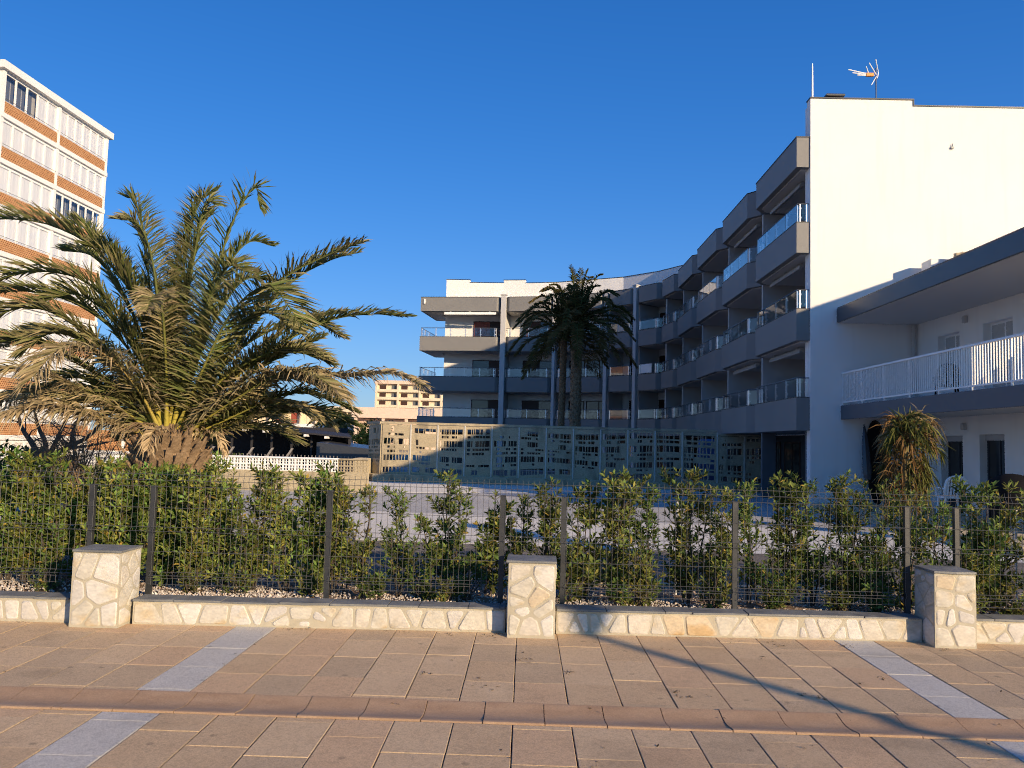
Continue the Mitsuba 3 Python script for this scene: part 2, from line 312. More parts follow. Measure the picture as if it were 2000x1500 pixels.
# ------------------------------------------------------------------ planting bed, gravel
mb = MB(); r = np.random.default_rng(8)
nx, ny = 120, 20; vs = []
for j in range(ny + 1):
    for i in range(nx + 1):
        x = -12 + 24 * i / nx; y = WY(x) + .245 + (10.3 - 8.05) * j / ny
        vs.append((x, y, .165 + .05 * math.sin(x * 2.1 + j * .5) * .4 + r.uniform(-.012, .012) - .0045 * j))
mb.raw(vs, [[j * (nx + 1) + i, j * (nx + 1) + i + 1, (j + 1) * (nx + 1) + i + 1, (j + 1) * (nx + 1) + i] for j in range(ny) for i in range(nx)])
tag(mb.put('planting_bed', 'soil', smooth=True), 'planting bed of brown soil behind the low stone wall', kind='structure')
N = 22000; r = np.random.default_rng(9)
px = r.uniform(-6.8, 6.8, N); py = WY(px) + .25 + r.beta(1.1, 1.6, N) * 2.0
keep = np.array([math.sin(a * 1.9 + 1) + math.sin(a * 4.3) * .6 + r.uniform(-1.2, 1.6) for a in px]) > -.4
px, py = px[keep], py[keep]; N = len(px)
oc = np.array([(1, 0, 0), (0, 1, 0), (-1, 0, 0), (0, -1, 0), (0, 0, 1), (0, 0, -1)], float)
of = np.array([(0, 1, 4), (1, 2, 4), (2, 3, 4), (3, 0, 4), (1, 0, 5), (2, 1, 5), (3, 2, 5), (0, 3, 5)])
sc = r.uniform(.006, .015, (N, 1, 1)) * r.uniform(.6, 1.3, (N, 1, 3)); rotz = r.uniform(0, 6.28, N)
v = oc[None] * sc + r.normal(0, .0012, (N, 6, 3))
cz, sz = np.cos(rotz)[:, None], np.sin(rotz)[:, None]
v = np.stack([v[..., 0] * cz - v[..., 1] * sz, v[..., 0] * sz + v[..., 1] * cz, v[..., 2]], -1)
v += np.stack([px, py, .182 - .045 * (py - 8.1) + r.uniform(-.004, .012, N)], -1)[:, None]
cols = np.array([(.58, .54, .5), (.62, .55, .47), (.5, .40, .34), (.42, .38, .35), (.66, .63, .6)])[r.integers(0, 5, N)] * r.uniform(.75, 1.1, (N, 1))
tag(add('gravel', (v.reshape(-1, 3), (of[None] + 6 * np.arange(N)[:, None, None]).reshape(-1, 3)), 'vcol', color=np.repeat(cols, 6, 0)), 'pale pebble gravel under the hedge', kind='stuff')

# ------------------------------------------------------------------ plaza
mb = MB(); mb.raw([(-28, 10.1, -.01), (24, 10.1, -.01), (24, 54, -.01), (-28, 54, -.01)], [[0, 1, 2, 3]])
tag(mb.put('plaza', 'plaza'), 'grey concrete courtyard in front of the apartment building', kind='structure')
mb = MB(); mb.prism(Polygon([(-5.6, 27), (2, 30.5), (8, 33.2), (8, 34.5), (-7.3, 34.5)]), -.02, .0)
mb.prism(Polygon([(-3, 14.6), (9, 14.0), (8.8, 18.5), (-4.5, 20.5)]), -.02, .0)  # patch lightened where the sun falls on the courtyard
tag(MB().raw([(-6.2, 35.2, -.004), (8.6, 35.2, -.004), (8.6, 51, -.004), (-6.2, 54, -.004)], [[0, 1, 2, 3]]).put('yard_shade_sheet', 'ground_dark'), 'dark sheet standing in for shade on the yard behind the pierced screen', kind='structure')  # shade behind the screen put into the ground colour
tag(mb.put('pale_paving', 'plaza_light'), 'pale concrete paving in the grey courtyard, one patch lightened for the sun falling there', kind='structure')
mb = MB(); mb.prism(Polygon([(-12, 10.26), (14, 10.26), (14, 13.9), (-3, 14.5), (-12, 15)]), -.03, .002)  # darker mottled strip of ground
tag(mb.put('dark_ground_strip', 'ground_dark'), 'strip of dark ground between the hedge and the courtyard', kind='structure')
mb = MB(); mb.prism(Polygon([(-12, 10.1), (12, 10.1), (12, 10.25), (-12, 10.25)]), -.05, .12)
tag(mb.put('bed_kerb', 'cement'), 'concrete kerb along the back of the planting bed', kind='structure')

# ------------------------------------------------------------------ wire fence
FY = lambda x: 8.155 + .012 * x
fen = thing('wire_fence', 'dark welded wire mesh fence with square posts above the stone wall', 'fence')
posts = [-7.6, -6.02, -4.31, -3.70, -1.935, -.21, .40, 2.10, 3.80, 4.29, 6.0, 7.7]
for x in posts:
    y = FY(x)
    m = MB().cbox((x - .024, y - .02, .1), (x + .024, y + .03, 1.268), .004)
    k = m.put(fen + '__post', 'fence_metal')
    c = MB()
    for z in (.5, .87): c.box((x - .029, y - .028, z), (x + .029, y + .034, z + .03))
    c.cbox((x - .027, y - .023, 1.26), (x + .027, y + .033, 1.275), .005)
    c.put(k + '__clamp', 'fence_metal')
zprof = [(.30, 0), (.37, 0), (.40, .03), (.43, 0), (.80, 0), (.83, .03), (.86, 0), (1.27, 0), (1.335, .035), (1.39, 0), (1.425, 0)]
for a, b in zip(posts[:-1], posts[1:]):
    m = MB(); n = max(2, round((b - a) / .056)); notch = b - a < .9
    for i in range(n):
        x = a + (i + .5) * (b - a) / n; y = FY(x) - .027
        z0 = .715 if notch else .30
        pr = [(z, d) for z, d in zprof if z > z0]
        m.tube([(x, y - 0, z0)] + [(x, y - d, z) for z, d in pr], .0021, 4, caps=False)
    for z, d in ((.31, 0), (.37, 0), (.40, .03), (.43, 0), (.63, 0), (.83, .03), (.87, 0), (1.06, 0), (1.27, 0), (1.335, .035), (1.39, 0)):
        if notch and z < .7: continue
        ins = .13 if (not notch and z < .45) else 0
        m.tube([(a + .005, FY(a) - .032 - d, z), (b - .005 - ins, FY(b) - .032 - d, z)], .0024, 4)
    k = m.put(fen + '__mesh_panel', 'fence_wire')
# ------------------------------------------------------------------ curved apartment building
apt = thing('apartment_building', 'white and dark grey apartment building curving round the courtyard', 'apartment building')
Pn = [np.array(q, float) for q in ((8.86, 25.82), (8.86, 30.9), (8.88, 36.2), (8.86, 41.5), (8.83, 46.5), (8.35, 49.3), (7.02, 51.45), (5.27, 53.25), (1.85, 55.2), (-1.70, 55.95), (-7.55, 56.72))]
tn = [unit(b - a) for a, b in zip(Pn[:-1], Pn[1:])]
nn = [np.array([-t[1], t[0]]) for t in tn]
DEP = 1.8
vin = []
for i, p in enumerate(Pn):
    if i == 0: vin.append(p - nn[0] * DEP)
    elif i == len(Pn) - 1: vin.append(p - nn[-1] * DEP)
    else:
        m = unit(nn[i - 1] + nn[i]); vin.append(p - m * DEP / (m @ nn[i]))
corner = Pn[10] + tn[-1] * -1.35 - nn[-1] * 1.5        # left corner of the main wall
vin[10] = corner
body = Polygon([*map(tuple, vin[:10]), tuple(corner), tuple(corner - nn[-1] * 9), (12, 66), (21, 60), (21, 25.82)])
Z = [2.42, 5.25, 8.05]; TOPS = [3.45, 6.25, 9.03]
mb = MB(); mb.prism(body, 0, 12.3); mb.put(apt + '__main_wall', 'render_white')
MB().prism(body.buffer(.012, join_style=2).intersection(sbox(-20, 25.99, 30, 80)), 0, 2.38).put(apt + '__plinth_shade_sheet', 'coping_dark', label='dark sheet standing in for shade along the ground floor')  # dark sheet added so the screen openings look shaded
# parapets: white upstand along the inner line, in steps
def upstand(a, b, top, inset=0.0):
    t = unit(b - a); n = np.array([-t[1], t[0]])
    return Polygon([tuple(a + n * .012), tuple(b + n * .012), tuple(b - n * .3), tuple(a - n * .3)]), top
pl = []
A10, B9 = vin[10], vin[9]
L = B9 + (vin[8] - B9) * .28
q1 = A10 + (B9 - A10) * .37; q2 = A10 + (B9 - A10) * .90
for a, b, z in ((q1, A10, 13.42), (q2, q1, 13.22), (L, q2, 13.42), (vin[8] + (B9 - vin[8]) * .15, L, 13.20)): pl.append((a, b, z))
chain = vin[:9]
for i in range(8): pl.append((chain[i], chain[i + 1], 13.20))
pl[-1] = (chain[7], vin[8] + (B9 - vin[8]) * .15, 13.20)
for a, b, z in pl:
    poly, _ = upstand(a, b, z)
    k = MB().prism(poly, 10.0, z).put(apt + '__parapet', 'render_white')
    MB().prism(poly.buffer(.025, join_style=2), z + .001, z + .045).put(k + '__coping', 'coping_dark')
# end wall
ew = MB()
ew.raw(*(lambda m: (np.array(m.vertices), m.faces))(trimesh.creation.box((.1, .1, .1)))) if False else None
pe = Polygon([(8.86, -.05), (21.3, -.05), (21.3, 12.87), (12.12, 12.87), (12.12, 13.07), (8.86, 13.07)])
wm = wallmesh(pe, .32, (0, 25.5, 0), (1, 0, 0), (0, 0, 1), (0, 1, 0))
kend = wm.put(apt + '__end_wall', 'render_white', label='tall blank white end wall with a stepped top')
MB().box((8.84, 25.47, 13.072), (12.15, 25.84, 13.115)).box((12.121, 25.47, 12.872), (12.15, 25.84, 13.071)).box((12.151, 25.47, 12.872), (21.4, 25.84, 12.915)).put(kend + '__coping', 'coping_dark')
MB().box((8.861, 25.83, 2.43), (10.62, 25.98, 12.9)).put(apt + '__partition_wall', 'render_white')
MB().box((8.861, 25.83, 0.0), (10.62, 25.98, 2.42)).put(apt + '__partition_wall', 'slab_edge_grey')  # lower part darkened for the shade under the balconies
MB().cbox((13.29, 25.44, 11.5), (13.38, 25.499, 11.56), .01).tube([(13.33, 25.47, 11.55), (13.345, 25.45, 11.66)], .012, 6).put(kend + '__hook', 'rail_dark')

def lift(p2, z): return np.array([p2[0], p2[1], z])
def railing(k, path, z, span=1.15):
    """glass panes between posts along a plan path, with a top rail; panes and posts are sub-parts of a balcony"""
    top = [lift(p, z + .60) for p in path]
    m = MB()
    for a, b in zip(top[:-1], top[1:]): m.tube([a, b], .024, 6)
    m.put(k + '__handrail', 'rail_dark')
    for s, (a, b) in enumerate(zip(path[:-1], path[1:])):
        a, b = np.asarray(a), np.asarray(b); d = b - a; Ls = np.linalg.norm(d); t = d / Ls; n = np.array([-t[1], t[0]])
        parts = max(1, round(Ls / span))
        for i in range(parts + 1):
            if s and i == 0 and False: continue
            off = .06 if i == 0 else (Ls - .06 if i == parts else Ls * i / parts)
            q = a + t * off
            p = MB().obox(lift(q, z + .29), lift(t * .022, 0), lift(n * .022, 0), (0, 0, .30))
            for zz in (.16, .46): p.obox(lift(q - n * .035, z + zz), lift(t * .05, 0), lift(n * .015, 0), (0, 0, .02))
            p.put(k + '__post', 'aluminium')
        for i in range(parts):
            u0 = (.09 if i == 0 else Ls * i / parts + .03); u1 = (Ls - .09 if i == parts - 1 else Ls * (i + 1) / parts - .03)
            if u1 - u0 < .1: continue
            p0, p1 = a + t * u0 + n * .03, a + t * u1 + n * .03
            MB().raw([lift(p0, z + .05), lift(p1, z + .05), lift(p1, z + .57), lift(p0, z + .57)], [[0, 1, 2, 3]]).put(k + '__glass_pane', 'glass')
for i in range(10):
    a, b, t, n = Pn[i], Pn[i + 1], tn[i], nn[i]
    Lb = np.linalg.norm(b - a); c = .62 if Lb > 4 else .42
    if i == 0: O = [np.array(q) for q in ((8.845, 25.545), (8.44, 25.545))] + [b - t * c + n * .38, b - t * .1]
    elif i == 9:
        e = Pn[10] + n * .38
        O = [a + t * .14, a + t * .5 + n * .38, e, e - n * 4.6]
    else: O = [a + t * .1, a + t * c + n * .38, b - t * c + n * .38, b - t * .1]
    inner = [vin[i + 1] + nn[i] * .02, vin[i] + nn[i] * .02]
    if i == 9: inner = [corner - n * 3.0 + t * .01, corner + (t + n) * .012, vin[9] + n * .02]
    P = Polygon([tuple(q) for q in O + inner])
    ls = LineString([tuple(q) for q in O])
    rim = ls.buffer(.15, cap_style=2, join_style=2).intersection(P)
    path = list(np.array(ls.parallel_offset(.07, 'right' if i != 0 else 'right', join_style=2).coords))
    if not P.contains(Point(path[len(path) // 2])): path = list(np.array(ls.parallel_offset(.07, 'left', join_style=2).coords))
    if np.linalg.norm(path[0] - O[0]) > np.linalg.norm(path[-1] - O[0]): path = path[::-1]
    for z0, z1 in zip(Z, TOPS):
        m = MB().prism(P, z0, z0 + .22); m.prism(rim, z0 + .221, z1)
        k = m.put(apt + '__balcony', 'panel_grey')
        MB().prism(ls.buffer(.165, cap_style=2, join_style=2).intersection(P.buffer(.015)), z1 + .001, z1 + .02).put(k + '__capping', 'coping_dark')
        railing(k, path, z1 + .02)
    m = MB().prism(P, 10.83, 11.80); k = m.put(apt + '__roof_fascia', 'panel_grey')
    MB().prism(P.buffer(.02, join_style=2), 11.801, 11.835).put(k + '__coping', 'coping_dark')
    # recess linings greyed to carry shade: soffits, partition at the far boundary, doors
    for z0 in (Z[1], Z[2], 10.83):
        inn = P.buffer(-.2, join_style=2)
        if not inn.is_empty: MB().prism(inn, z0 - .03, z0 - .003).put(apt + '__soffit', 'soffit_shade_grey')
    if i < 9:
        pt = unit(vin[i + 1] - b); q = b + pt * .05; w = np.array([-pt[1], pt[0]]) * .075
        e = vin[i + 1]
        MB().prism(Polygon([tuple(q - w), tuple(q + w), tuple(e + w), tuple(e - w)]), 2.43, 10.8).put(apt + '__partition_wall', 'wall_shade_grey')
        MB().prism(Polygon([tuple(q - w * 1.2), tuple(q + w * 1.2), tuple(q + pt * .5 + w * 1.2), tuple(q + pt * .5 - w * 1.2)]), 0, 2.42).put(apt + '__pillar', 'slab_edge_grey')  # dark lower stub, its colour stands for shade under the balconies
    # doors and windows on the recessed wall
    va, vb = vin[i], vin[i + 1]; td = unit(vb - va); nd = np.array([-td[1], td[0]]); Lv = np.linalg.norm(vb - va)
    if i == 9: spots_ = [(.12, 2.45)]
    elif Lv > 4: spots_ = [(Lv * .16, 1.9), (Lv * .62, 1.2)]
    elif Lv > 3: spots_ = [(.5, 2.4)]
    else: spots_ = [(Lv * .22, Lv * .55)]
    for fl, z0 in enumerate((0.02, Z[0] + .222, Z[1] + .222, Z[2] + .222)):
        for s0, wd in spots_:
            hh = 2.15 if fl else 2.1
            o = va + td * s0
            f = MB()
            fr = sbox(0, 0, wd, hh).difference(sbox(.06, .03, wd / 2 - .03, hh - .06)).difference(sbox(wd / 2 + .03, .03, wd - .06, hh - .06))
            k = wallmesh(fr, .07, lift(o - nd * .02, z0), lift(td, 0), (0, 0, 1), lift(nd, 0)).put(apt + '__door', 'door_brown')
            for half in (0, 1):
                u0, u1 = (.06, wd / 2 - .03) if half == 0 else (wd / 2 + .03, wd - .06)
                red = i == 9 and fl == 3 and half == 1
                p = MB(); q0 = o + td * u0 + nd * .03; q1 = o + td * u1 + nd * .03
                p.raw([lift(q0, z0 + .03), lift(q1, z0 + .03), lift(q1, z0 + hh - .06), lift(q0, z0 + hh - .06)], [[0, 1, 2, 3]])
                if red:
                    for zz in np.arange(.06, hh - .1, .06): p.obox(lift((q0 + q1) / 2 + nd * .008, z0 + zz), lift((q1 - q0) / 2, 0), lift(nd * .008, 0), (0, 0, .022))
                dark = 'door_red' if red else ('door_brown' if (i * 7 + fl * 3 + half) % 3 == 0 else 'dark_glass')
                p.put(k + ('__shutter' if red else '__leaf'), dark, label='sunlit red shutter' if red else None)
# free-standing columns and downpipes at the joints of the curved front
for i, w in ((6, .13), (7, .12), (8, .10), (9, .17)):
    m = unit(nn[i - 1] + nn[i]); q = Pn[i] + m * .28; t = np.array([m[1], -m[0]])
    mb = MB().obox(lift(q, 5.97), lift(t * w, 0), lift(m * w, 0), (0, 0, 5.97))
    k = mb.put(apt + '__column', 'column_grey')
    MB().obox(lift(q, 11.98), lift(t * (w + .05), 0), lift(m * (w + .05), 0), (0, 0, .035)).put(k + '__cap', 'column_grey')
# awning cassettes under some balconies
def awning(i, u0, u1, z, out=.12):
    a, t, n = Pn[i], tn[i], nn[i]
    p0, p1 = a + t * u0 + n * out, a + t * u1 + n * out
    m = MB().tube([lift(p0, z), lift(p1, z)], .075, 8).obox(lift((p0 + p1) / 2 + n * .07, z - .06), lift((p1 - p0) / 2, 0), lift(n * .02, 0), (0, 0, .05))
    for f in (.12, .5, .88): m.obox(lift(p0 + (p1 - p0) * f, z + .08), lift(t * .03, 0), lift(n * .05, 0), (0, 0, .03))
    m.put(apt + '__awning_cassette', 'white_paint' if i == 9 else 'awning_grey')
awning(9, .55, 4.2, 10.70, .30)
for i, z in ((0, 10.66), (0, 7.9), (0, 5.1), (1, 10.66), (1, 5.1)): awning(i, .9, np.linalg.norm(Pn[i + 1] - Pn[i]) - .9, z, -.15)
# cloths hanging on two balconies, wall lamp on the left fascia
def cloth(i, u0, u1, z, h, m_, lab, nm):
    a, t, n = Pn[i], tn[i], nn[i]; xs = np.linspace(u0, u1, 12); v = []
    for k_, zz in enumerate((z, z - h * .5, z - h)):
        for j, u in enumerate(xs): v.append(lift(a + t * u + n * (.45 + .02 * math.sin(j * 1.3 + k_)), zz))
    f = [[r_ * 12 + j, r_ * 12 + j + 1, (r_ + 1) * 12 + j + 1, (r_ + 1) * 12 + j] for r_ in range(2) for j in range(11)]
    kk = unique(nm); scene[kk] = mikit.ply((v, f), 'm_' + m_, smooth=True); tag(kk, lab, 'cloth')
cloth(5, .7, 1.75, 6.86, .55, 'white_paint', 'white cloth draped over a middle balcony railing of the curved front', 'hanging_cloth')
cloth(6, .75, 1.4, 9.62, .5, 'pink_render', 'small pink towel hanging on an upper balcony behind the tall palms', 'hanging_cloth')
e = Pn[10] + nn[9] * .38
MB().obox(lift(e - tn[9] * .28 + nn[9] * .05, 11.5), lift(tn[9] * .05, 0), lift(nn[9] * .05, 0), (0, 0, .17)).put(apt + '__wall_lamp', 'white_paint')

# roof things
rf = thing('antenna_mast', 'thin pale mast standing at the left corner of the white roof', 'mast')
MB().tube([(9.2, 26.3, 12.3), (9.2, 26.3, 13.6), (9.2, 26.3, 14.62)], [.035, .032, .022], 8).put(rf + '__pole', 'white_paint')
MB().obox((9.2, 26.3, 13.2), (.06, 0, 0), (0, .05, 0), (0, 0, .05)).put(rf + '__clamp', 'rail_dark')
ta = thing('television_antenna', 'white television antenna with an orange centre on a dark pole', 'antenna')
MB().tube([(11.38, 26.5, 12.3), (11.38, 26.5, 14.6)], .022, 8).put(ta + '__pole', 'rail_dark')
ctr = np.array([11.3, 26.42, 14.31])
m = MB().tube([ctr, ctr + [-.42, -.05, .015]], .014, 6)
for dz, lx in ((.0, -.78), (.07, -.92), (-.05, -.62)): m.tube([ctr + [-.25, -.03, dz * .5], ctr + [lx, -.12, dz * 1.5 + .02]], .017, 6)
m.tube([ctr + [-.55, -.07, -.07], ctr + [-.55, -.07, .1]], .012, 5); m.put(ta + '__boom', 'white_paint')
for d0, d1 in (((.06, 0, .02), (-.22, -.1, .38)), ((.12, 0, .12), (-.05, -.2, .46)), ((.06, 0, -.02), (-.15, -.1, -.38)), ((.13, 0, .1), (.0, -.2, -.2)), ((-.2, 0, .06), (-.32, -.1, .26))):
    MB().tube([ctr + d0, ctr + d1], .016, 6).put(ta + '__reflector', 'white_paint')
MB().obox(ctr + [-.17, -.03, 0], (.12, 0, 0), (0, .05, 0), (0, 0, .05)).put(ta + '__junction_box', 'orange_plastic')
cw = thing('roof_chimney', 'low chimney with a dark lid on the white building roof', 'chimney')
MB().box((9.85, 26.6, 12.3), (10.25, 27.0, 13.62)).put(cw + '__stack', 'cream')
MB().cbox((9.74, 26.5, 13.64), (10.36, 27.1, 13.71), .02).put(cw + '__lid', 'coping_dark')

# ------------------------------------------------------------------ white house at the right
hs = thing('white_house', 'two storey white house with dark eaves and a long railed balcony', 'house')
hx, y0, y1 = 12.15, 15.3, 25.49
ops = [(24.03, 22.85, .02, 2.33), (22.01, 20.87, .02, 2.35), (24.14, 22.95, 4.0, 5.27), (21.76, 20.43, 3.15, 5.3), (18.9, 17.7, .02, 2.33), (18.9, 17.5, 3.15, 5.3)]
hp = sbox(y0, 0, y1, 5.84)
for a, b, z0, z1 in ops: hp = hp.difference(sbox(b, z0, a, z1))
wallmesh(hp, .3, (hx, 0, 0), (0, 1, 0), (0, 0, 1), (1, 0, 0)).put(hs + '__front_wall', 'render_white')
MB().box((hx + .301, y0 + .01, 0), (20, y1 - .01, 5.83)).put(hs + '__core_wall', 'wall_shade_grey')
# pitched roof with the ridge along y
rp = Polygon([(9.75, 5.86), (9.75, 6.20), (14.8, 8.50), (20.4, 6.2), (20.4, 5.86)])
m = trimesh.creation.extrude_polygon(rp, y1 - y0 + .3, engine='earcut'); v = np.array(m.vertices); v = np.c_[v[:, 0], y0 - .3 + v[:, 2], v[:, 1]]
add(hs + '__roof', (v, m.faces[:, ::-1]), 'cement')
k = MB().cbox((9.68, y0 - .36, 5.83), (9.748, y1 - .01, 6.27), .01).put(hs + '__fascia_board', 'navy_metal')
MB().tube([(9.72, y0 - .36, 6.285), (9.72, y1 - .02, 6.285)], .028, 8).put(k + '__gutter_bead', 'coping_dark')
MB().box((9.749, y0 - .3, 5.815), (hx - .001, y1 - .012, 5.858)).put(hs + '__soffit', 'soffit_shade_grey')
k = MB().box((9.9, y0, 2.86), (hx - .001, y1 - .012, 3.13)).put(hs + '__balcony', 'soffit_shade_grey')
MB().cbox((9.80, y0, 2.79), (9.899, y1 - .012, 3.22), .01).put(k + '__edge_band', 'slab_edge_grey')
m = MB()
m.cbox((9.81, y0, 4.20), (9.875, y1 - .03, 4.25), .01); m.box((9.825, y0, 3.30), (9.86, y1 - .03, 3.335)); m.put(k + '__handrail', 'white_paint')
y = y1 - .06; q = 0
while y > y0:
    MB().box((9.832, y - .011, 3.336) if q % 14 else (9.828, y - .02, 3.221), (9.853, y + .011, 4.199) if q % 14 else (9.857, y + .02, 4.199)).put(k + '__baluster', 'white_paint')
    y -= .105; q += 1
for j, yy in enumerate(np.arange(9.9, 12.1, .11)):
    MB().box((yy - .011, y0 + .02, 3.22), (yy + .011, y0 + .042, 4.2)).put(k + '__side_baluster', 'white_paint')
for (a, b, z0, z1), (nm, dm) in zip(ops, (('sliding_door', 'dark_glass'), ('sliding_door', 'dark_glass'), ('window', 'white_paint'), ('balcony_door', 'white_paint'), ('sliding_door', 'dark_glass'), ('balcony_door', 'white_paint'))):
    fr = sbox(b, z0, a, z1).difference(sbox(b + .05, z0 + .04, a - .05, z1 - .05)).union(sbox((a + b) / 2 - .025, z0, (a + b) / 2 + .025, z1))
    kk = wallmesh(fr, .05, (hx + .2, 0, 0), (0, 1, 0), (0, 0, 1), (1, 0, 0)).put(hs + '__' + nm, 'navy_metal' if dm == 'dark_glass' else 'white_paint')
    m = MB()
    if dm == 'dark_glass':
        m.box((hx + .222, b + .05, z0 + .04), (hx + .23, a - .05, z1 - .05)); m.put(kk + '__pane', 'dark_glass')
        MB().box((hx + .15, b + .002, z1 - .16), (hx + .199, a - .002, z1 - .002)).put(kk + '__shutter_box', 'wall_shade_grey')
    else:
        z = z0 + .04
        while z < z1 - .06: m.cbox((hx + .205, b + .05, z), (hx + .235, a - .05, min(z + .045, z1 - .05)), .008); z += .047
        m.put(kk + '__roller_shutter', 'soffit_shade_grey')
for yy, zz in ((22.56, 5.55), (22.7, 2.58)):
    MB().cbox((hx - .10, yy - .07, zz - .10), (hx - .002, yy + .07, zz + .10), .03).put(hs + '__wall_lamp', 'column_grey')
MB().tube([(12.02, 25.38, 3.3), (12.02, 25.38, 5.8)], .055, 8).put(hs + '__downpipe', 'column_grey')
MB().box((12.2, 24.6, 6.9), (12.9, 25.2, 7.72)).put(hs + '__chimney', 'render_white')
m = MB(); m.box((12.75, 24.2, 7.0), (12.9, 24.35, 7.83)).box((12.93, 24.2, 7.0), (13.08, 24.35, 7.86)).put(hs + '__vent_pipe', 'cement')

def slat_chair(key, lab, cat, o, rot, m_, arms=True):
    """moulded garden chair with an arched slatted back"""
    g = thing(key, lab, cat); c, s = math.cos(rot), math.sin(rot)
    def W(m):
        v, f = m.out(); v = v @ np.array([[c, s, 0], [-s, c, 0], [0, 0, 1]]) + o; return v, f
    m = MB().cbox((-.24, -.24, .40), (.24, .22, .44), .015); add(g + '__seat', W(m), m_)
    m = MB()
    for x in np.linspace(-.19, .19, 6): m.tube([(x, .21, .42), (x, .28, .66), (x * .96, .31, .86 + .06 * (1 - (x / .24) ** 2))], .026, 6)
    arc = [(-.25, .21, .42), (-.25, .27, .66), (-.22, .30, .82), (-.14, .32, .90), (0, .325, .935), (.14, .32, .90), (.22, .30, .82), (.25, .27, .66), (.25, .21, .42)]
    m.tube(bez(arc, 26), .034, 6); add(g + '__backrest', W(m), m_)
    for sx in (-1, 1):
        for yy in (-.2, .2): add(g + '__leg', W(MB().tube([(sx * .22, yy, .41), (sx * .25, yy * 1.2, 0)], [.026, .018], 6)), m_)
        add(g + '__armrest', W(MB().tube(bez([(sx * .25, .25, .62), (sx * .28, 0, .64), (sx * .27, -.22, .62), (sx * .25, -.24, .42)], 14), .022, 6)), m_)
    return g
slat_chair('garden_chair', 'dark slatted garden chair on the railed balcony of the white house', 'chair', np.array([10.75, 20.95, 3.135]), math.radians(180 - 20), 'plastic_dark')
slat_chair('garden_chair', 'white plastic chair behind the hedge by the dark sliding doors', 'chair', np.array([10.35, 20.0, .34]), math.radians(175), 'white_paint')
slat_chair('garden_chair', 'white plastic chair half hidden behind the small ragged palm', 'chair', np.array([9.9, 21.5, .2]), math.radians(150), 'white_paint')
MB_t = MB().box((8.9, 14.8, -.01), (12.14, 25.48, .18)); tag(MB_t.put('house_terrace', 'cement'), 'raised concrete terrace in front of the white house', kind='structure')
bb = thing('covered_barbecue', 'round dark covered barbecue on the terrace at the right edge', 'barbecue')
m = trimesh.creation.uv_sphere(.46, count=[14, 24]); v = np.array(m.vertices) * [1, 1, .62] + [9.45, 16.0, 1.17]; add(bb + '__cover', (v, m.faces), 'plastic_dark', smooth=True)
MB().tube([(9.45, 16.0, 1.17), (9.45, 16, .62)], [.455, .36], 20).put(bb + '__bowl', 'plastic_dark', smooth=40)
for q in range(3): MB().tube([(9.45 + .2 * math.cos(q * 2.1), 16 + .2 * math.sin(q * 2.1), .7), (9.45 + .36 * math.cos(q * 2.1), 16 + .36 * math.sin(q * 2.1), .18)], .02, 6).put(bb + '__leg', 'rail_dark')
# paddle board and folded parasol leaning on the end wall
pb = np.array([math.sin(a) * .30 * (1 - .12 * math.cos(a)) for a in np.linspace(0, 2 * np.pi, 33)[:-1]]); qb = np.array([-math.cos(a) * 1.30 + 1.32 for a in np.linspace(0, 2 * np.pi, 33)[:-1]])
wm = wallmesh(Polygon(list(zip(pb, qb))), .1, (10.75, 25.15, .18), (1, .02, 0), unit([.02, .10, 1]), unit([0, -1, .10]))
tag(wm.put('paddle_board', 'plastic_dark'), 'dark upright paddle board leaning on the white wall by the house', 'paddle board')
us = thing('folded_parasol', 'folded dark parasol leaning in the shade beside the paddle board', 'parasol')
MB().tube([(10.42, 24.9, .18), (10.44, 25.3, 2.65)], .02, 6).put(us + '__pole', 'rail_dark')
MB().tube(bez([(10.425, 25.0, .95), (10.43, 25.1, 1.5), (10.435, 25.2, 2.1), (10.44, 25.28, 2.6)], 12), [.09, .12, .13, .13, .12, .12, .11, .10, .09, .07, .05, .03], 7).put(us + '__canopy', 'navy_metal')
MB().cbox((10.25, 24.75, .18), (10.6, 25.05, .26), .02).put(us + '__foot', 'cement')

# ------------------------------------------------------------------ pierced concrete screen
sc_ = thing('pierced_screen', 'long pierced concrete screen with an irregular grid of openings', 'screen wall')
sx0, sx1, sy, sz0, sz1 = -6.22, 8.20, 35.0, .30, 2.44
MB().box((sx0 - .25, sy - .42, -.02), (8.36, sy + .12, .30)).put(sc_ + '__plinth', 'cement')
MB().cbox((sx0 - .05, sy - .03, 2.46), (sx1, sy + .15, 2.56), .015).put(sc_ + '__top_beam', 'cement')
xs = [sx0] + [-4.95 + 1.1655 * i for i in range(11)] + [sx1]
ROWS = ((.09, .34), (.44, .55), (.59, .84), (.91, 1.03), (1.08, 1.20), (1.24, 1.51), (1.60, 1.73), (1.77, 2.02))
def wave(v, s, ph=0): return v + .055 * math.sin(s * 1.05 + ph + v * 1.3) + .04 * math.sin(s * .47 + v * 2.1)
r = np.random.default_rng(21)
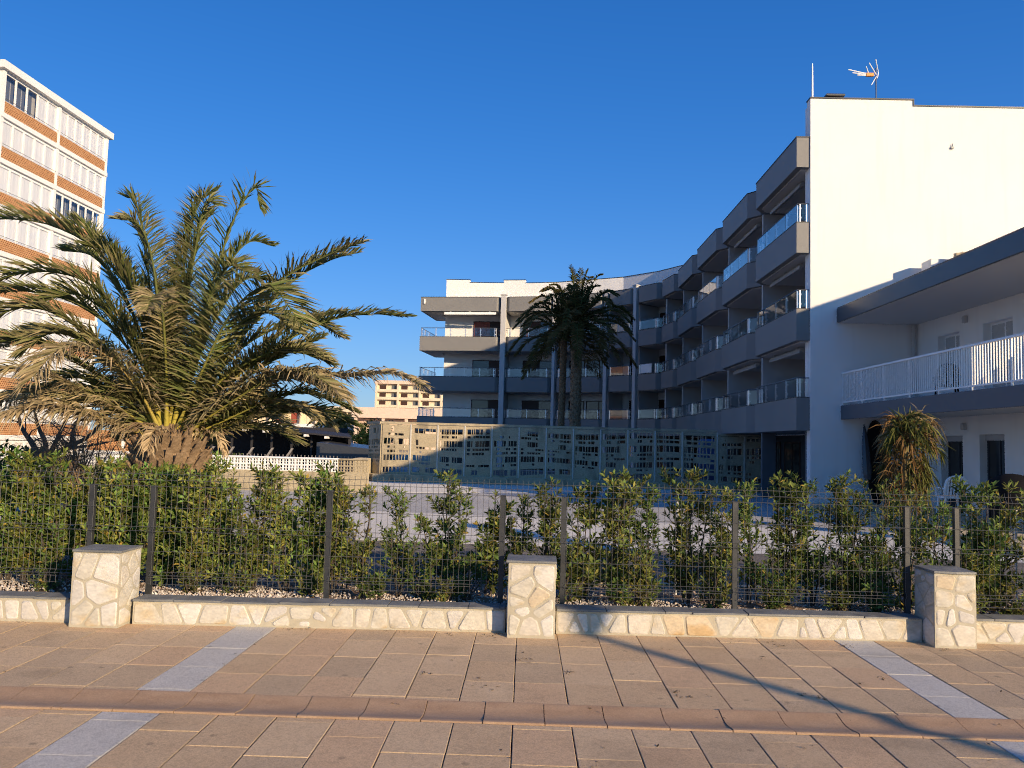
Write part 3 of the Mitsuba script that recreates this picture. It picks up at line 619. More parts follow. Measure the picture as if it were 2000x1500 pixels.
def screen_panel(a, b, dens, origin, ux, nrm, s0, mname='cement'):
    """slab with openings set in wavy rows between nearly upright bars"""
    Wd = b - a; poly = sbox(0, 0, Wd, sz1 - sz0); cols_ = [.05]
    while cols_[-1] < Wd - .17: cols_.append(cols_[-1] + r.uniform(.085, .17))
    cols_[-1] = Wd - .05
    holes = []; tilt = r.normal(0, .05, len(cols_))
    for kk, (v0, v1) in enumerate(ROWS):
        tall = v1 - v0 > .15; c0, c1 = sorted(r.uniform(0, Wd, 2)); full = r.random() < dens
        for j in range(len(cols_) - 1):
            mid = (cols_[j] + cols_[j + 1]) / 2
            if not full and not c0 < mid < c1: continue
            if r.random() > (.93 if tall else .62): continue
            q = []
            for jj, v_ in ((j, v0), (j + 1, v0), (j + 1, v1), (j, v1)):
                u = cols_[jj]; y_ = wave(v_, s0 + a + u); u2 = u + tilt[jj] * (v_ - 1.0) * (0 < jj < len(cols_) - 1)
                q.append((min(max(u2, .05), Wd - .05), min(max(y_, .05), sz1 - sz0 - .06)))
            p = Polygon(q)
            if p.is_valid and p.area > .003:
                p = p.buffer(-r.uniform(.009, .016), join_style=2)
                if not p.is_empty and p.geom_type == 'Polygon' and p.area > .001: holes.append(p)
    poly = poly.difference(unary_union(holes)) if holes else poly
    if poly.geom_type != 'Polygon': poly = max(poly.geoms, key=lambda g: g.area)
    return wallmesh(poly, .09, origin, ux, (0, 0, 1), nrm)
for i, (a, b) in enumerate(zip(xs[:-1], xs[1:])):
    screen_panel(a + .035, b - .035, .55 + .035 * i, (a + .035, sy, sz0), (1, 0, 0), (0, 1, 0), 0).put(sc_ + '__pierced_panel', 'cement')
    MB().box((b - .03, sy - .035, sz0 + .002), (b + .03, sy + .11, 2.458)).put(sc_ + '__post', 'cement_post')
for a, b in ((8.20, 9.36), (9.36, 10.55)):   # the lower stretch that runs in under the balconies
    sz1 = 2.30
    screen_panel(a + .035, b - .035, .75, (a + .035, sy, sz0), (1, 0, 0), (0, 1, 0), 0).put(sc_ + '__pierced_panel', 'cement')
    MB().box((b - .03, sy - .035, sz0 + .002), (b + .03, sy + .11, 2.318)).put(sc_ + '__post', 'cement_post')
MB().cbox((8.201, sy - .03, 2.32), (10.6, sy + .15, 2.405), .015).put(sc_ + '__top_beam', 'cement')
MB().box((8.361, sy - .42, -.02), (10.6, sy + .12, .30)).put(sc_ + '__plinth', 'cement')
sz1 = 2.44
d = unit([-.55, .83, 0]); 
screen_panel(0, 1.3, .4, (sx0 - .04, sy + .02, sz0), d, unit([.83, .55, 0]), 30).put(sc_ + '__pierced_panel', 'cement')
e0 = np.array([sx0 - .04, sy + .02, 0])
MB().obox(e0 + d * .66 + [0, 0, 2.51], d * .70, (.06, .04, 0), (0, 0, .05)).put(sc_ + '__top_beam', 'cement')
MB().obox(e0 + d * .66 + [-.08, -.05, .15], d * .72, (.16, .10, 0), (0, 0, .15)).put(sc_ + '__plinth', 'cement')
MB().cbox((-7.35, 34.7, -.02), (-6.75, 36.4, .95), .02).put(sc_ + '__end_pier', 'cement')
# lilac sheet stored behind the screen and a shaded ground-floor store
tag(MB().cbox((7.95, 37.2, 0), (8.65, 37.6, 2.2), .1).put('tarpaulin_pile', 'blue_sheet'), 'blue grey tarpaulin pile standing behind the pierced screen', 'tarpaulin')

# ------------------------------------------------------------------ white breeze block wall
bw = thing('breeze_block_wall', 'low white breeze block wall at the left of the courtyard', 'wall')
MB().box((-15, 27.0, -.02), (-5.2, 27.2, .66)).put(bw + '__base_wall', 'cement')
MB().cbox((-15, 26.98, 1.075), (-6.205, 27.22, 1.12), .01).put(bw + '__coping', 'white_paint')
MB().cbox((-6.19, 26.98, 1.075), (-5.2, 27.22, 1.115), .01).put(bw + '__coping', 'cement')  # right end coped in grey to stand for shade
bs = .205
for j in range(2):
    for i in range(48):
        xr = -5.2 - i * bs; xl = xr - bs
        if xl < -15: break
        p = sbox(0, 0, bs - .003, bs - .003)
        for qx in (0, 1):
            for qz in (0, 1): p = p.difference(sbox(.022 + qx * .088, .022 + qz * .088, .094 + qx * .088, .094 + qz * .088))
        wallmesh(p, .12, (xl + .0015, 27.04, .662 + j * (bs + .001)), (1, 0, 0), (0, 0, 1), (0, 1, 0)).put(bw + '__breeze_block', 'white_paint' if xr < -6.2 + .01 else 'cement')  # rightmost blocks greyed in place of white to show them shaded

# ------------------------------------------------------------------ carport
cp = thing('carport', 'long dark carport with white rafter ends and slanted posts', 'carport')
m = MB(); m.raw([(-19.5, 41.5, 2.62), (-8.9, 41.5, 1.86), (-10.95, 50, 2.1), (-19.5, 50, 2.76), (-19.5, 41.5, 2.54), (-8.9, 41.5, 1.78), (-10.95, 50, 2.02), (-19.5, 50, 2.68)], [[0, 1, 2, 3], [7, 6, 5, 4], [0, 4, 5, 1], [1, 5, 6, 2], [2, 6, 7, 3], [3, 7, 4, 0]])
m.put(cp + '__roof', 'canopy_dark')
for i in range(9):
    x = -18.6 + i * 1.05; z = 2.53 - (x + 19.5) * .0717
    MB().box((x, 41.05, z - .12), (x + .10, 41.75, z - .003)).put(cp + '__rafter_end', 'white_paint')
    MB().box((x, 42.4, 0), (x + .1, 42.5, z - .09)).put(cp + '__post', 'canopy_dark')
MB().box((-20, 49.9, 0), (-11, 50.1, 2.4)).put(cp + '__back_wall', 'canopy_dark')  # near black colour stands for the shade inside the carport
MB().raw([(-8.95, 41.6, 0), (-10.95, 49.9, 0), (-10.95, 49.9, 1.95), (-8.95, 41.6, 1.74), (-9.1, 41.6, 0), (-11.1, 49.9, 0), (-11.1, 49.9, 1.95), (-9.1, 41.6, 1.74)], [[0, 1, 2, 3], [7, 6, 5, 4], [0, 3, 7, 4], [1, 5, 6, 2], [2, 6, 7, 3]]).put(cp + '__side_wall', 'canopy_dark')  # side painted as dark as the back for the same inner shade
pf = thing('picket_fence', 'thin grey picket fence in front of the dark carport', 'fence')
for i in range(64): MB().box((-18.5 + i * .17, 38.0, 0), (-18.47 + i * .17, 38.03, .95)).put(pf + '__picket', 'picket_grey')
MB().box((-18.6, 38.031, .3), (-7.6, 38.06, .34)).box((-18.6, 38.031, .8), (-7.6, 38.06, .84)).put(pf + '__rail', 'picket_grey')
for i in range(7):
    x = -17.6 + i * .98
    tag(MB().obox((x, 40.2, .95), (.05, 0, 0), (0, .05, 0), (.16, .05, .27)).put('leaning_plank', 'picket_grey'), 'grey plank slanting up in front of the dark carport', 'plank', 'grey planks slanting in a row before the carport')
tag(MB().raw([(-10.3, 40, 1.55), (-7.2, 40, 1.25), (-7.2, 43, 1.35), (-10.3, 43, 1.65), (-10.3, 40, .1), (-7.2, 40, .1), (-7.2, 43, .1), (-10.3, 43, .1)], [[0, 1, 2, 3], [0, 4, 5, 1], [1, 5, 6, 2], [2, 6, 7, 3], [3, 7, 4, 0]]).put('covered_trailer', 'navy_metal'), 'low dark covered trailer parked right of the carport', 'trailer')

# ------------------------------------------------------------------ brick and white apartment block, left
lb = thing('brick_apartment_block', 'tall white apartment block with orange lattice brick bands', 'apartment building')
X = -31.8; ya, yb = 47.4, 58.72
MB().box((-46, ya + .12, 0), (X - .45, yb - .1, 23.6)).put(lb + '__core_wall', 'wall_shade_grey')
k = MB().box((-46.3, ya - .3, 23.65), (X + .28, yb + .3, 24.12)).put(lb + '__roof_slab', 'render_white')
cols_y = (ya + .12, 52.95, yb - .12)
for q, cy in enumerate(cols_y): MB().box((X - .3, cy - .13, 0), (X + .06, cy + .13, 23.648)).put(lb + '__column', 'render_white')
for cx in (-37.5, -43.0): MB().box((cx - .15, ya - .06, 0), (cx + .15, ya + .119, 23.648)).put(lb + '__column', 'render_white')
rr = random.Random(77)
for fl in range(9):
    z0 = 20.72 - 2.8 * fl
    if z0 < -2: break
    zs = max(z0, 0)
    MB().box((-46.2, ya - .02, zs), (X + .12, yb + .02, max(z0 + .30, .05))).put(lb + '__floor_slab', 'render_white')
    for bay in range(2):
        p, q = cols_y[bay] + .13, cols_y[bay + 1] - .13
        MB().box((X - .12, p + .002, z0 + .302), (X + .03, q - .002, z0 + 1.06)).put(lb + '__brick_band', 'lattice_brick')
        # glazing: sliding windows in white frames, curtains behind most
        nw = 6 if bay else 5; zt = z0 + 2.78 if fl else 23.645; zb = z0 + 1.065
        ww = (q - p) / nw
        for w in range(nw):
            a, b = p + w * ww, p + (w + 1) * ww
            fr = sbox(a + .002, zb, b - .002, zt).difference(sbox(a + .07, zb + .08, b - .07, zt - .16))
            kk = wallmesh(fr, .06, (X - .10, 0, 0), (0, 1, 0), (0, 0, 1), (1, 0, 0)).put(lb + '__window', 'white_paint')
            op = (fl == 0 and bay == 0 and w in (0, 1, 2)) or (fl == 2 and bay == 1)
            MB().raw([(X - .075, a + .07, zb + .08), (X - .075, b - .07, zb + .08), (X - .075, b - .07, zt - .16), (X - .075, a + .07, zt - .16)], [[0, 1, 2, 3]]).put(kk + '__pane', 'glass')
            if not op:
                n = 9; v = [(X - .125 + .008 * math.sin(i_ * 2.2 + w), a + .01 + (b - a - .02) * i_ / (n - 1), z) for z in (zb + .02, zt - .04) for i_ in range(n)]
                MB().raw(v, [[i_, i_ + 1, n + i_ + 1, n + i_] for i_ in range(n - 1)]).put(kk + '__curtain', 'curtain')
            else:
                MB().box((X - .449, a + .05, zb), (X - .43, b - .05, zt - .1)).put(kk + '__interior', 'slab_edge_grey')
        MB().tube([(X + .10, p, zb + .12), (X + .10, q, zb + .12)], .016, 5).put(lb + '__handrail', 'rail_dark')
    # near side face
    for cx0, cx1 in ((-37.3, X - .35), (-42.8, -37.7)):
        MB().box((cx0, ya + .0, z0 + .302), (cx1, ya + .1, z0 + 1.06)).put(lb + '__brick_band', 'lattice_brick')
        MB().box((cx0, ya + .05, z0 + 1.065), (cx1, ya + .11, z0 + 2.79)).put(lb + '__window', 'curtain')
turn = T().translate([-31.8, 58.7, 0]).rotate([0, 0, 1], -2.9).translate([31.8, -58.7, 0])
for q in [q for q in scene if q.startswith(lb + '__')]: scene[q]['to_world'] = turn      # the block stands slightly askew to the street
lw = thing('brick_garden_wall', 'low orange brick wall with a white base beside the brick block', 'wall')
MB().box((X + .3, 58.0, 0), (-22, 58.2, .45)).put(lw + '__base', 'render_white')
MB().box((X + .3, 58.02, .451), (-22, 58.18, 1.9)).put(lw + '__brickwork', 'lattice_brick')
for x in (-29, -26.5, -24): MB().box((x, 57.95, 0), (x + .25, 58.25, 2.6)).put(lw + '__pillar', 'render_white')

# ------------------------------------------------------------------ far buildings
lo = thing('low_cream_building', 'long low cream apartment row with brown doors far behind', 'apartment building')
yf = 150.0
MB().box((-75, yf + 1.5, 0), (-24, yf + 12, 7.2)).put(lo + '__wall', 'cream')
MB().box((-75.3, yf, 6.6), (-23.5, yf + 12.3, 7.6)).put(lo + '__roof_slab', 'cream')
MB().box((-75.2, yf - .1, 3.1), (-23.7, yf + 1.49, 4.2)).put(lo + '__balcony_parapet', 'render_white')
MB().box((-75.2, yf - .1, .2), (-23.7, yf + 1.49, 1.1)).put(lo + '__balcony_parapet', 'pink_render')
for i in range(17):
    x = -73 + i * 2.9
    for z in (1.15, 4.25):
        kk = MB().box((x, yf + 1.40, z), (x + 1.1, yf + 1.499, z + 2.0)).put(lo + '__door', 'door_red' if (i + int(z)) % 3 else 'cream')
    MB().box((x + 1.9, yf + .3, .1), (x + 2.1, yf + 1.49, 6.59)).put(lo + '__partition', 'cream')
tw = thing('far_tower_block', 'distant cream tower block with rows of balconies', 'apartment building')
yt = 300.0
MB().box((-56, yt + 1.6, 0), (-24, yt + 14, 23.2)).put(tw + '__wall', 'cream')
MB().box((-56.4, yt - .2, 22.3), (-23.6, yt + 14.3, 23.6)).put(tw + '__roof_slab', 'pink_render')
for fl in range(7):
    z = 19.3 - fl * 2.9
    MB().box((-56.2, yt, z), (-23.8, yt + 1.59, z + 1.0)).put(tw + '__balcony', 'cream')
    for i in range(4):
        MB().box((-55 + i * 8.1, yt + 1.5, z + 1.0), (-52.6 + i * 8.1, yt + 1.599, z + 2.5)).put(tw + '__window', 'door_brown')
        MB().box((-50.5 + i * 8.1, yt + 1.5, z + 1.0), (-48.9 + i * 8.1, yt + 1.599, z + 2.5)).put(tw + '__window', 'slab_edge_grey')
for i in range(5): MB().box((-56.3 + i * 8.1, yt - .1, 0), (-55.6 + i * 8.1, yt + 1.58, 22.29)).put(tw + '__partition', 'cream')
tr = thing('pink_terrace_building', 'low pinkish building with a shaded terrace below the far tower', 'building')
MB().box((-29.5, 142, 0), (-14, 152, 5.3)).put(tr + '__wall', 'pink_render')
MB().box((-30.2, 140, 5.4), (-13.5, 152.3, 7.2)).put(tr + '__roof_band', 'pink_render')
for x in (-27, -23, -19.5): MB().box((x, 141.9, .3), (x + 1.9, 141.999, 4.2)).put(tr + '__opening', 'dark_interior')
for x in (-29.8, -25, -21, -17): MB().box((x, 140.2, 0), (x + .5, 140.6, 5.39)).put(tr + '__pillar', 'pink_render')

# ------------------------------------------------------------------ stakes, lamp behind the viewer
for (x, y, z0, z1, lab) in ((1.73, 9.3, .1, 1.37, 'thin white stake rising from the middle of the hedge'), (5.46, 9.2, .1, 1.21, 'thin white stake near the right edge of the hedge')):
    tag(MB().tube([(x, y, z0), (x + .01, y, z1)], .011, 6).put('marker_stake', 'white_paint'), lab, 'stake')
lm = thing('street_lamp', 'street lamp behind the viewer whose shadow crosses the pavement', 'street lamp')
bx, by = .62 + .643 * 17.2, 7.9 - .766 * 17.2
MB().tube([(bx, by, 0), (bx, by, 1.2), (bx, by, 4.1)], [.10, .085, .07], 10).put(lm + '__pole', 'fence_metal')
MB().tube([(bx, by, 4.1), (bx, by, 4.2), (bx, by, 4.45), (bx, by, 4.5)], [.08, .15, .20, .05], 14).put(lm + '__lantern', 'fence_metal')
MB().cbox((bx - .14, by - .14, 0), (bx + .14, by + .14, .3), .03).put(lm + '__base', 'fence_metal')
# ------------------------------------------------------------------ vegetation
def frond_mesh(pts, dry, ll, r, n=64, vee=.45, start=.14, droop=.25, width=.017, green=(.090, .130, .030), straw=(.46, .355, .22)):
    """leaflets in two rows along a curved midrib: (leaflet vertices, faces, colours), midrib points"""
    C = bez(pts, 40); seg = np.linalg.norm(np.diff(C, axis=0), axis=1); cum = np.r_[0, np.cumsum(seg)] / seg.sum()
    u = np.repeat(np.linspace(start, .995, n), 2); sg = np.tile([-1.0, 1.0], n); m = len(u)
    u = np.clip(u + r.normal(0, .004, m), start * .8, 1)
    P = np.stack([np.interp(u, cum, C[:, k]) for k in range(3)], -1)
    Tg = np.gradient(C, axis=0); Tg /= np.linalg.norm(Tg, axis=1, keepdims=True)
    t = np.stack([np.interp(u, cum, Tg[:, k]) for k in range(3)], -1); t /= np.linalg.norm(t, axis=1, keepdims=True)
    chord = C[-1] - C[0]; hz = unit([chord[0], chord[1], 0]); side0 = np.cross(hz, [0, 0, 1.0])
    S = side0[None] - t * (t @ side0)[:, None]; S /= np.linalg.norm(S, axis=1, keepdims=True)
    U = np.cross(S, t)
    ang = np.radians(80 - 36 * u + r.normal(0, 6, m))
    ve = vee + r.normal(0, .16, m)
    d = t * np.cos(ang)[:, None] + (S * (sg * np.cos(ve))[:, None] + U * np.sin(ve)[:, None]) * np.sin(ang)[:, None]
    L = ll * (.45 + .55 * np.sin(np.pi * np.clip(.12 + u * .85, 0, 1)) ** .8) * r.uniform(.8, 1.12, m)
    L *= np.where(u > .9, 1 - (u - .9) * 4, 1)
    dr_ = droop * (1 + dry * 2.0) * r.uniform(.4, 1.7, m)
    mid = P + d * (L * .55)[:, None] + np.c_[np.zeros((m, 2)), -dr_ * L * .22]
    tip = P + d * (L * (1 - .15 * dry))[:, None] + np.c_[r.normal(0, .02, (m, 2)), -dr_ * L * .85]
    wv = np.cross(d, U) * .55 + U * .8 * np.sign(r.normal(size=m))[:, None]; wv /= np.linalg.norm(wv, axis=1, keepdims=True)
    w = width * r.uniform(.75, 1.2, m)[:, None]
    v = np.stack([P - wv * w * .5, P + wv * w * .5, mid - wv * w * .9, mid + wv * w * .9, tip], 1)
    f = np.array([[0, 1, 3], [0, 3, 2], [2, 3, 4]])[None] + 5 * np.arange(m)[:, None, None]
    g, s = np.array(green), np.array(straw)
    k = np.clip(dry + r.normal(0, .16, m) + .25 * dry * (u - .4), 0, 1)
    kt = np.clip(k + .12 + .5 * dry, 0, 1)
    cb = g * (1 - k[:, None]) + s * k[:, None]; ct = g * (1 - kt[:, None]) + s * kt[:, None]
    bri = r.uniform(.7, 1.3, m)[:, None]
    col = np.stack([cb, cb, (cb + ct) / 2, (cb + ct) / 2, ct], 1) * bri[:, None]
    return v.reshape(-1, 3), f.reshape(-1, 3), col.reshape(-1, 3), C
def put_frond(parent, pts, dry, ll, r, origin, rad=.026, rachis_col=None, name='__frond', **kw):
    v, f, c, C = frond_mesh(pts, dry, ll, r, **kw)
    k = add(parent + name, (v + origin, f), 'palm_leaf', color=c)
    base = np.array(rachis_col if rachis_col is not None else ((.36, .30, .05) if dry < .7 else (.36, .26, .1)))
    C = C[::2]; n = len(C); rads = np.linspace(rad, rad * .18, n); rads[:3] *= np.array([2.0, 1.6, 1.25])
    m = MB(); u = np.linspace(0, 1, n)[:, None]
    m.tube(C + origin, rads, 5)
    uu = np.clip(u * 2.2, 0, 1); tipc = np.array([.10, .115, .032]) if dry < .5 else np.array([.24, .17, .08]); cc = np.repeat(base * (1 - uu) + tipc * uu, 5, 0)
    add(k + '__midrib', m.out(), 'vcol', smooth=True, color=cc)
    return k
LEFT_FRONDS = [
    ([[0.03, -0.02, 0.17], [0.36, -0.04, 1.53], [0.64, -0.1, 2.81], [0.9, -0.16, 3.61], [1.2, -0.23, 4.04], [1.32, -0.3, 3.7]], 0.15, 0.42),
    ([[-0.03, 0.02, 0.17], [-0.06, 0.06, 1.77], [0.04, 0.13, 3.1], [0.15, 0.21, 3.87], [0.41, 0.3, 4.14]], 0.15, 0.45),
    ([[-0.01, -0.03, 0.17], [0.16, -0.1, 2.0], [0.34, -0.22, 3.18], [0.49, -0.35, 3.75], [0.7, -0.5, 3.67]], 0.25, 0.50),
    ([[-0.07, 0.03, 0.17], [-0.4, 0.1, 1.85], [-0.68, 0.22, 3.19], [-0.93, 0.35, 3.91], [-1.19, 0.5, 4.06]], 0.15, 0.45),
    ([[-0.03, -0.06, 0.17], [-0.1, -0.19, 1.34], [-0.21, -0.44, 2.72], [-0.33, -0.71, 3.27], [-0.49, -1.0, 3.28]], 0.35, 0.50),
    ([[-0.01, -0.11, 0.17], [0.03, -0.34, 1.17], [0.11, -0.78, 2.04], [0.21, -1.28, 2.12], [0.37, -1.8, 1.81]], 0.55, 0.36),
    ([[0.04, 0.04, 0.17], [0.4, 0.11, 1.87], [0.62, 0.26, 2.81], [0.91, 0.43, 3.33], [1.26, 0.6, 3.32]], 0.10, 0.36),
    ([[0.11, -0.01, 0.17], [0.74, -0.04, 1.22], [1.54, -0.09, 2.51], [2.36, -0.14, 3.02], [2.92, -0.2, 3.24]], 0.30, 0.45),
    ([[0.09, 0.03, 0.17], [0.76, 0.1, 1.39], [1.64, 0.22, 2.58], [2.24, 0.35, 3.03], [2.71, 0.5, 3.23]], 0.30, 0.42),
    ([[0.1, -0.1, 0.17], [0.5, -0.3, 1.0], [1.11, -0.7, 1.99], [1.79, -1.13, 2.32], [2.42, -1.6, 1.71]], 0.20, 0.55),
    ([[0.13, 0.03, 0.17], [1.09, 0.1, 1.24], [2.11, 0.22, 1.96], [2.85, 0.35, 2.18], [3.6, 0.5, 2.19]], 0.20, 0.36),
    ([[0.11, 0.06, 0.17], [0.95, 0.27, 1.25], [1.63, 0.62, 1.98], [2.39, 1.0, 2.33]], 0.35, 0.36),
    ([[0.13, 0.01, 0.17], [1.11, 0.05, 1.08], [1.71, 0.12, 1.5], [2.27, 0.2, 1.79]], 0.20, 0.40),
    ([[0.12, -0.04, 0.09], [0.79, -0.1, 0.66], [1.75, -0.23, 1.17], [2.65, -0.38, 1.16], [3.45, -0.54, 1.18], [3.95, -0.7, 1.03]], 0.70, 0.50),
    ([[0.14, -0.07, 0.09], [0.84, -0.23, 0.58], [1.84, -0.52, 1.14], [2.47, -0.85, 1.06], [2.92, -1.2, 0.77]], 0.60, 0.48),
    ([[0.14, 0.01, 0.09], [0.91, 0.04, 0.47], [1.6, 0.09, 0.81], [2.12, 0.14, 0.87], [2.84, 0.2, 0.61]], 0.20, 0.36),
    ([[0.12, 0.06, 0.09], [0.86, 0.19, 0.36], [1.5, 0.44, 0.62], [2.0, 0.71, 0.65], [2.28, 1.0, 0.41]], 0.40, 0.34),
    ([[-0.09, -0.02, 0.17], [-0.41, -0.06, 1.83], [-1.17, -0.13, 2.93], [-1.95, -0.22, 3.37], [-2.7, -0.31, 3.43], [-3.19, -0.4, 3.29]], 0.20, 0.50),
    ([[-0.08, -0.05, 0.17], [-0.52, -0.13, 1.5], [-1.2, -0.3, 2.41], [-1.82, -0.49, 2.59], [-2.38, -0.69, 2.42], [-2.89, -0.9, 1.95]], 0.25, 0.50),
    ([[-0.11, 0.03, 0.17], [-0.57, 0.1, 1.85], [-1.18, 0.22, 2.92], [-1.8, 0.35, 3.53], [-2.09, 0.5, 3.56]], 0.15, 0.42),
    ([[-0.08, -0.05, 0.17], [-0.72, -0.17, 1.17], [-1.51, -0.39, 1.87], [-2.08, -0.64, 2.01], [-2.63, -0.9, 1.58]], 0.35, 0.50),
    ([[-0.14, 0.01, 0.13], [-0.88, 0.04, 0.86], [-1.83, 0.09, 1.41], [-2.7, 0.14, 1.6], [-3.54, 0.2, 1.3]], 0.25, 0.45),
    ([[-0.11, -0.06, 0.13], [-0.83, -0.19, 0.62], [-1.5, -0.44, 0.97], [-2.2, -0.71, 1.12], [-2.81, -1.0, 0.89]], 0.65, 0.50),
    ([[-0.17, -0.02, 0.09], [-0.88, -0.06, 0.38], [-1.66, -0.13, 0.64], [-2.41, -0.21, 0.69], [-3.2, -0.3, 0.47]], 0.75, 0.50),
    ([[-0.14, -0.08, 0.09], [-0.69, -0.27, 0.3], [-1.14, -0.61, 0.51], [-1.53, -0.99, 0.56], [-1.91, -1.4, 0.35]], 0.85, 0.50),
    ([[-0.05, -0.11, 0.13], [-0.37, -0.36, 0.85], [-0.7, -0.83, 1.34], [-1.0, -1.35, 1.34], [-1.06, -1.9, 0.87]], 0.70, 0.50),
    ([[-0.16, 0.05, 0.17], [-0.82, 0.15, 1.52], [-1.7, 0.35, 2.19], [-2.69, 0.57, 2.46], [-3.7, 0.8, 2.43]], 0.20, 0.45),
    ([[-0.1, 0.08, 0.17], [-0.63, 0.27, 1.62], [-1.24, 0.61, 2.58], [-1.95, 0.99, 3.17], [-2.72, 1.4, 3.34]], 0.20, 0.42),
    ([[0.05, 0.11, 0.17], [0.75, 0.34, 1.42], [1.33, 0.78, 1.99], [1.79, 1.28, 2.16], [2.21, 1.8, 1.97]], 0.30, 0.40),
    ([[-0.19, 0.11, 0.17], [-1.06, 0.34, 1.21], [-2.0, 0.78, 1.74], [-3.0, 1.28, 1.87], [-3.95, 1.8, 1.64]], 0.30, 0.40),
    ([[-0.18, 0.1, 0.09], [-0.92, 0.3, 0.55], [-1.73, 0.7, 0.89], [-2.58, 1.13, 0.89], [-3.29, 1.6, 0.55]], 0.50, 0.40),
    ([[-0.03, 0.01, 0.21], [-0.07, 0.05, 1.37], [-0.07, 0.12, 2.19], [-0.07, 0.2, 2.7]], 0.10, 0.30),
    ([[-0.02, -0.01, 0.21], [-0.13, -0.05, 1.36], [-0.23, -0.12, 2.06], [-0.31, -0.2, 2.53]], 0.10, 0.30),
    ([[0.12, -0.04, 0.13], [0.78, -0.11, 1.02], [1.52, -0.26, 1.45], [2.03, -0.43, 1.53], [2.54, -0.6, 1.37]], 0.35, 0.45),
    ([[0.09, 0.02, 0.11], [0.8, 0.08, 0.75], [1.47, 0.17, 1.14], [2.01, 0.28, 1.12], [2.48, 0.4, 0.85]], 0.50, 0.45),
    ([[-0.1, -0.03, 0.13], [-0.74, -0.1, 1.02], [-1.27, -0.22, 1.55], [-1.76, -0.35, 1.67], [-2.11, -0.5, 1.34]], 0.35, 0.50),
    ([[-0.14, 0.02, 0.1], [-0.95, 0.06, 0.54], [-1.74, 0.13, 0.77], [-2.44, 0.21, 0.8], [-3.22, 0.3, 0.58]], 0.55, 0.45),
    ([[-0.03, 0.03, 0.17], [0.01, 0.1, 1.7], [0.08, 0.22, 2.87], [0.15, 0.35, 3.57], [0.25, 0.5, 3.79]], 0.12, 0.50),
    ([[-0.05, -0.02, 0.17], [-0.39, -0.06, 1.51], [-0.7, -0.13, 2.45], [-1.01, -0.21, 2.99], [-1.36, -0.3, 3.04]], 0.20, 0.50),
    ([[0.04, 0.02, 0.17], [0.37, 0.06, 1.46], [0.7, 0.13, 2.29], [0.98, 0.21, 2.68], [1.32, 0.3, 2.68]], 0.20, 0.46),
    ([[-0.08, -0.01, 0.17], [-0.51, -0.04, 1.27], [-1.01, -0.09, 1.97], [-1.52, -0.14, 2.31], [-2.04, -0.2, 2.17]], 0.20, 0.50),
    ([[0.08, -0.05, 0.17], [0.55, -0.17, 1.2], [1.07, -0.39, 1.82], [1.61, -0.64, 2.02], [2.16, -0.9, 1.7]], 0.30, 0.45),
    ([[0.05, -0.06, 0.17], [0.32, -0.19, 1.51], [0.75, -0.44, 2.43], [1.03, -0.71, 2.69], [1.37, -1.0, 2.56]], 0.25, 0.48),
    ([[0.08, 0.05, 0.13], [0.67, 0.17, 0.91], [1.31, 0.39, 1.44], [1.81, 0.64, 1.56], [2.26, 0.9, 1.41]], 0.30, 0.42),
]

pk = thing('palm_tree', 'large date palm with a stout short trunk and browning fronds', 'palm tree')
pc = np.array([-5.5, 12.5, 1.6]); r = np.random.default_rng(31)
ang = np.linspace(0, 2 * np.pi, 28, endpoint=False)
m = MB(); zz = [0, .3, .8, 1.2, 1.5, 1.75, 1.95]; rr_ = [.62, .58, .55, .56, .52, .36, .12]
vv = [(pc[0] + q * (1 + .06 * math.sin(a * 5 + z * 9)) * math.cos(a), pc[1] + q * (1 + .06 * math.sin(a * 5 + z * 9)) * math.sin(a), z) for z, q in zip(zz, rr_) for a in ang]
m.raw(vv, [[i * 28 + j, i * 28 + (j + 1) % 28, (i + 1) * 28 + (j + 1) % 28, (i + 1) * 28 + j] for i in range(6) for j in range(28)]); m.put(pk + '__trunk', 'palm_bark', smooth=True)
for i in range(150):
    z = .55 + 1.15 * (i / 150) ** .9; a = i * 2.39996; q = np.interp(z, zz, rr_)
    o = np.array([math.cos(a), math.sin(a), 0]); s = np.array([-o[1], o[0], 0]); c = pc * [1, 1, 0] + o * (q - .03) + [0, 0, z]
    up = unit(o * r.uniform(.5, 1.0) + [0, 0, 1]); L = r.uniform(.16, .34); w = r.uniform(.05, .085)
    n_ = np.cross(s, up)
    v = [c - s * w - n_ * .02, c + s * w - n_ * .02, c + s * w + n_ * .03, c - s * w + n_ * .03]
    e = c + up * L
    v += [e - s * w * .55 - n_ * .01, e + s * w * .55 - n_ * .01, e + s * w * .5 + n_ * .012, e - s * w * .5 + n_ * .012]
    MB().raw(v, [[0, 1, 5, 4], [1, 2, 6, 5], [2, 3, 7, 6], [3, 0, 4, 7], [4, 5, 6, 7]]).put(pk + '__leaf_base', 'palm_bark')
for pts, dry, ll in LEFT_FRONDS:
    put_frond(pk, pts, max(0, dry * .85 - .06), ll * 1.34, r, pc, n=int(165 + 25 * r.random()), width=.0145, vee=.26 + .2 * r.random() - .25 * dry + .5 * max(0, (pts[-1][2] - pts[0][2]) / np.linalg.norm(np.subtract(pts[-1], pts[0])) - .3), droop=.11 + .12 * dry)
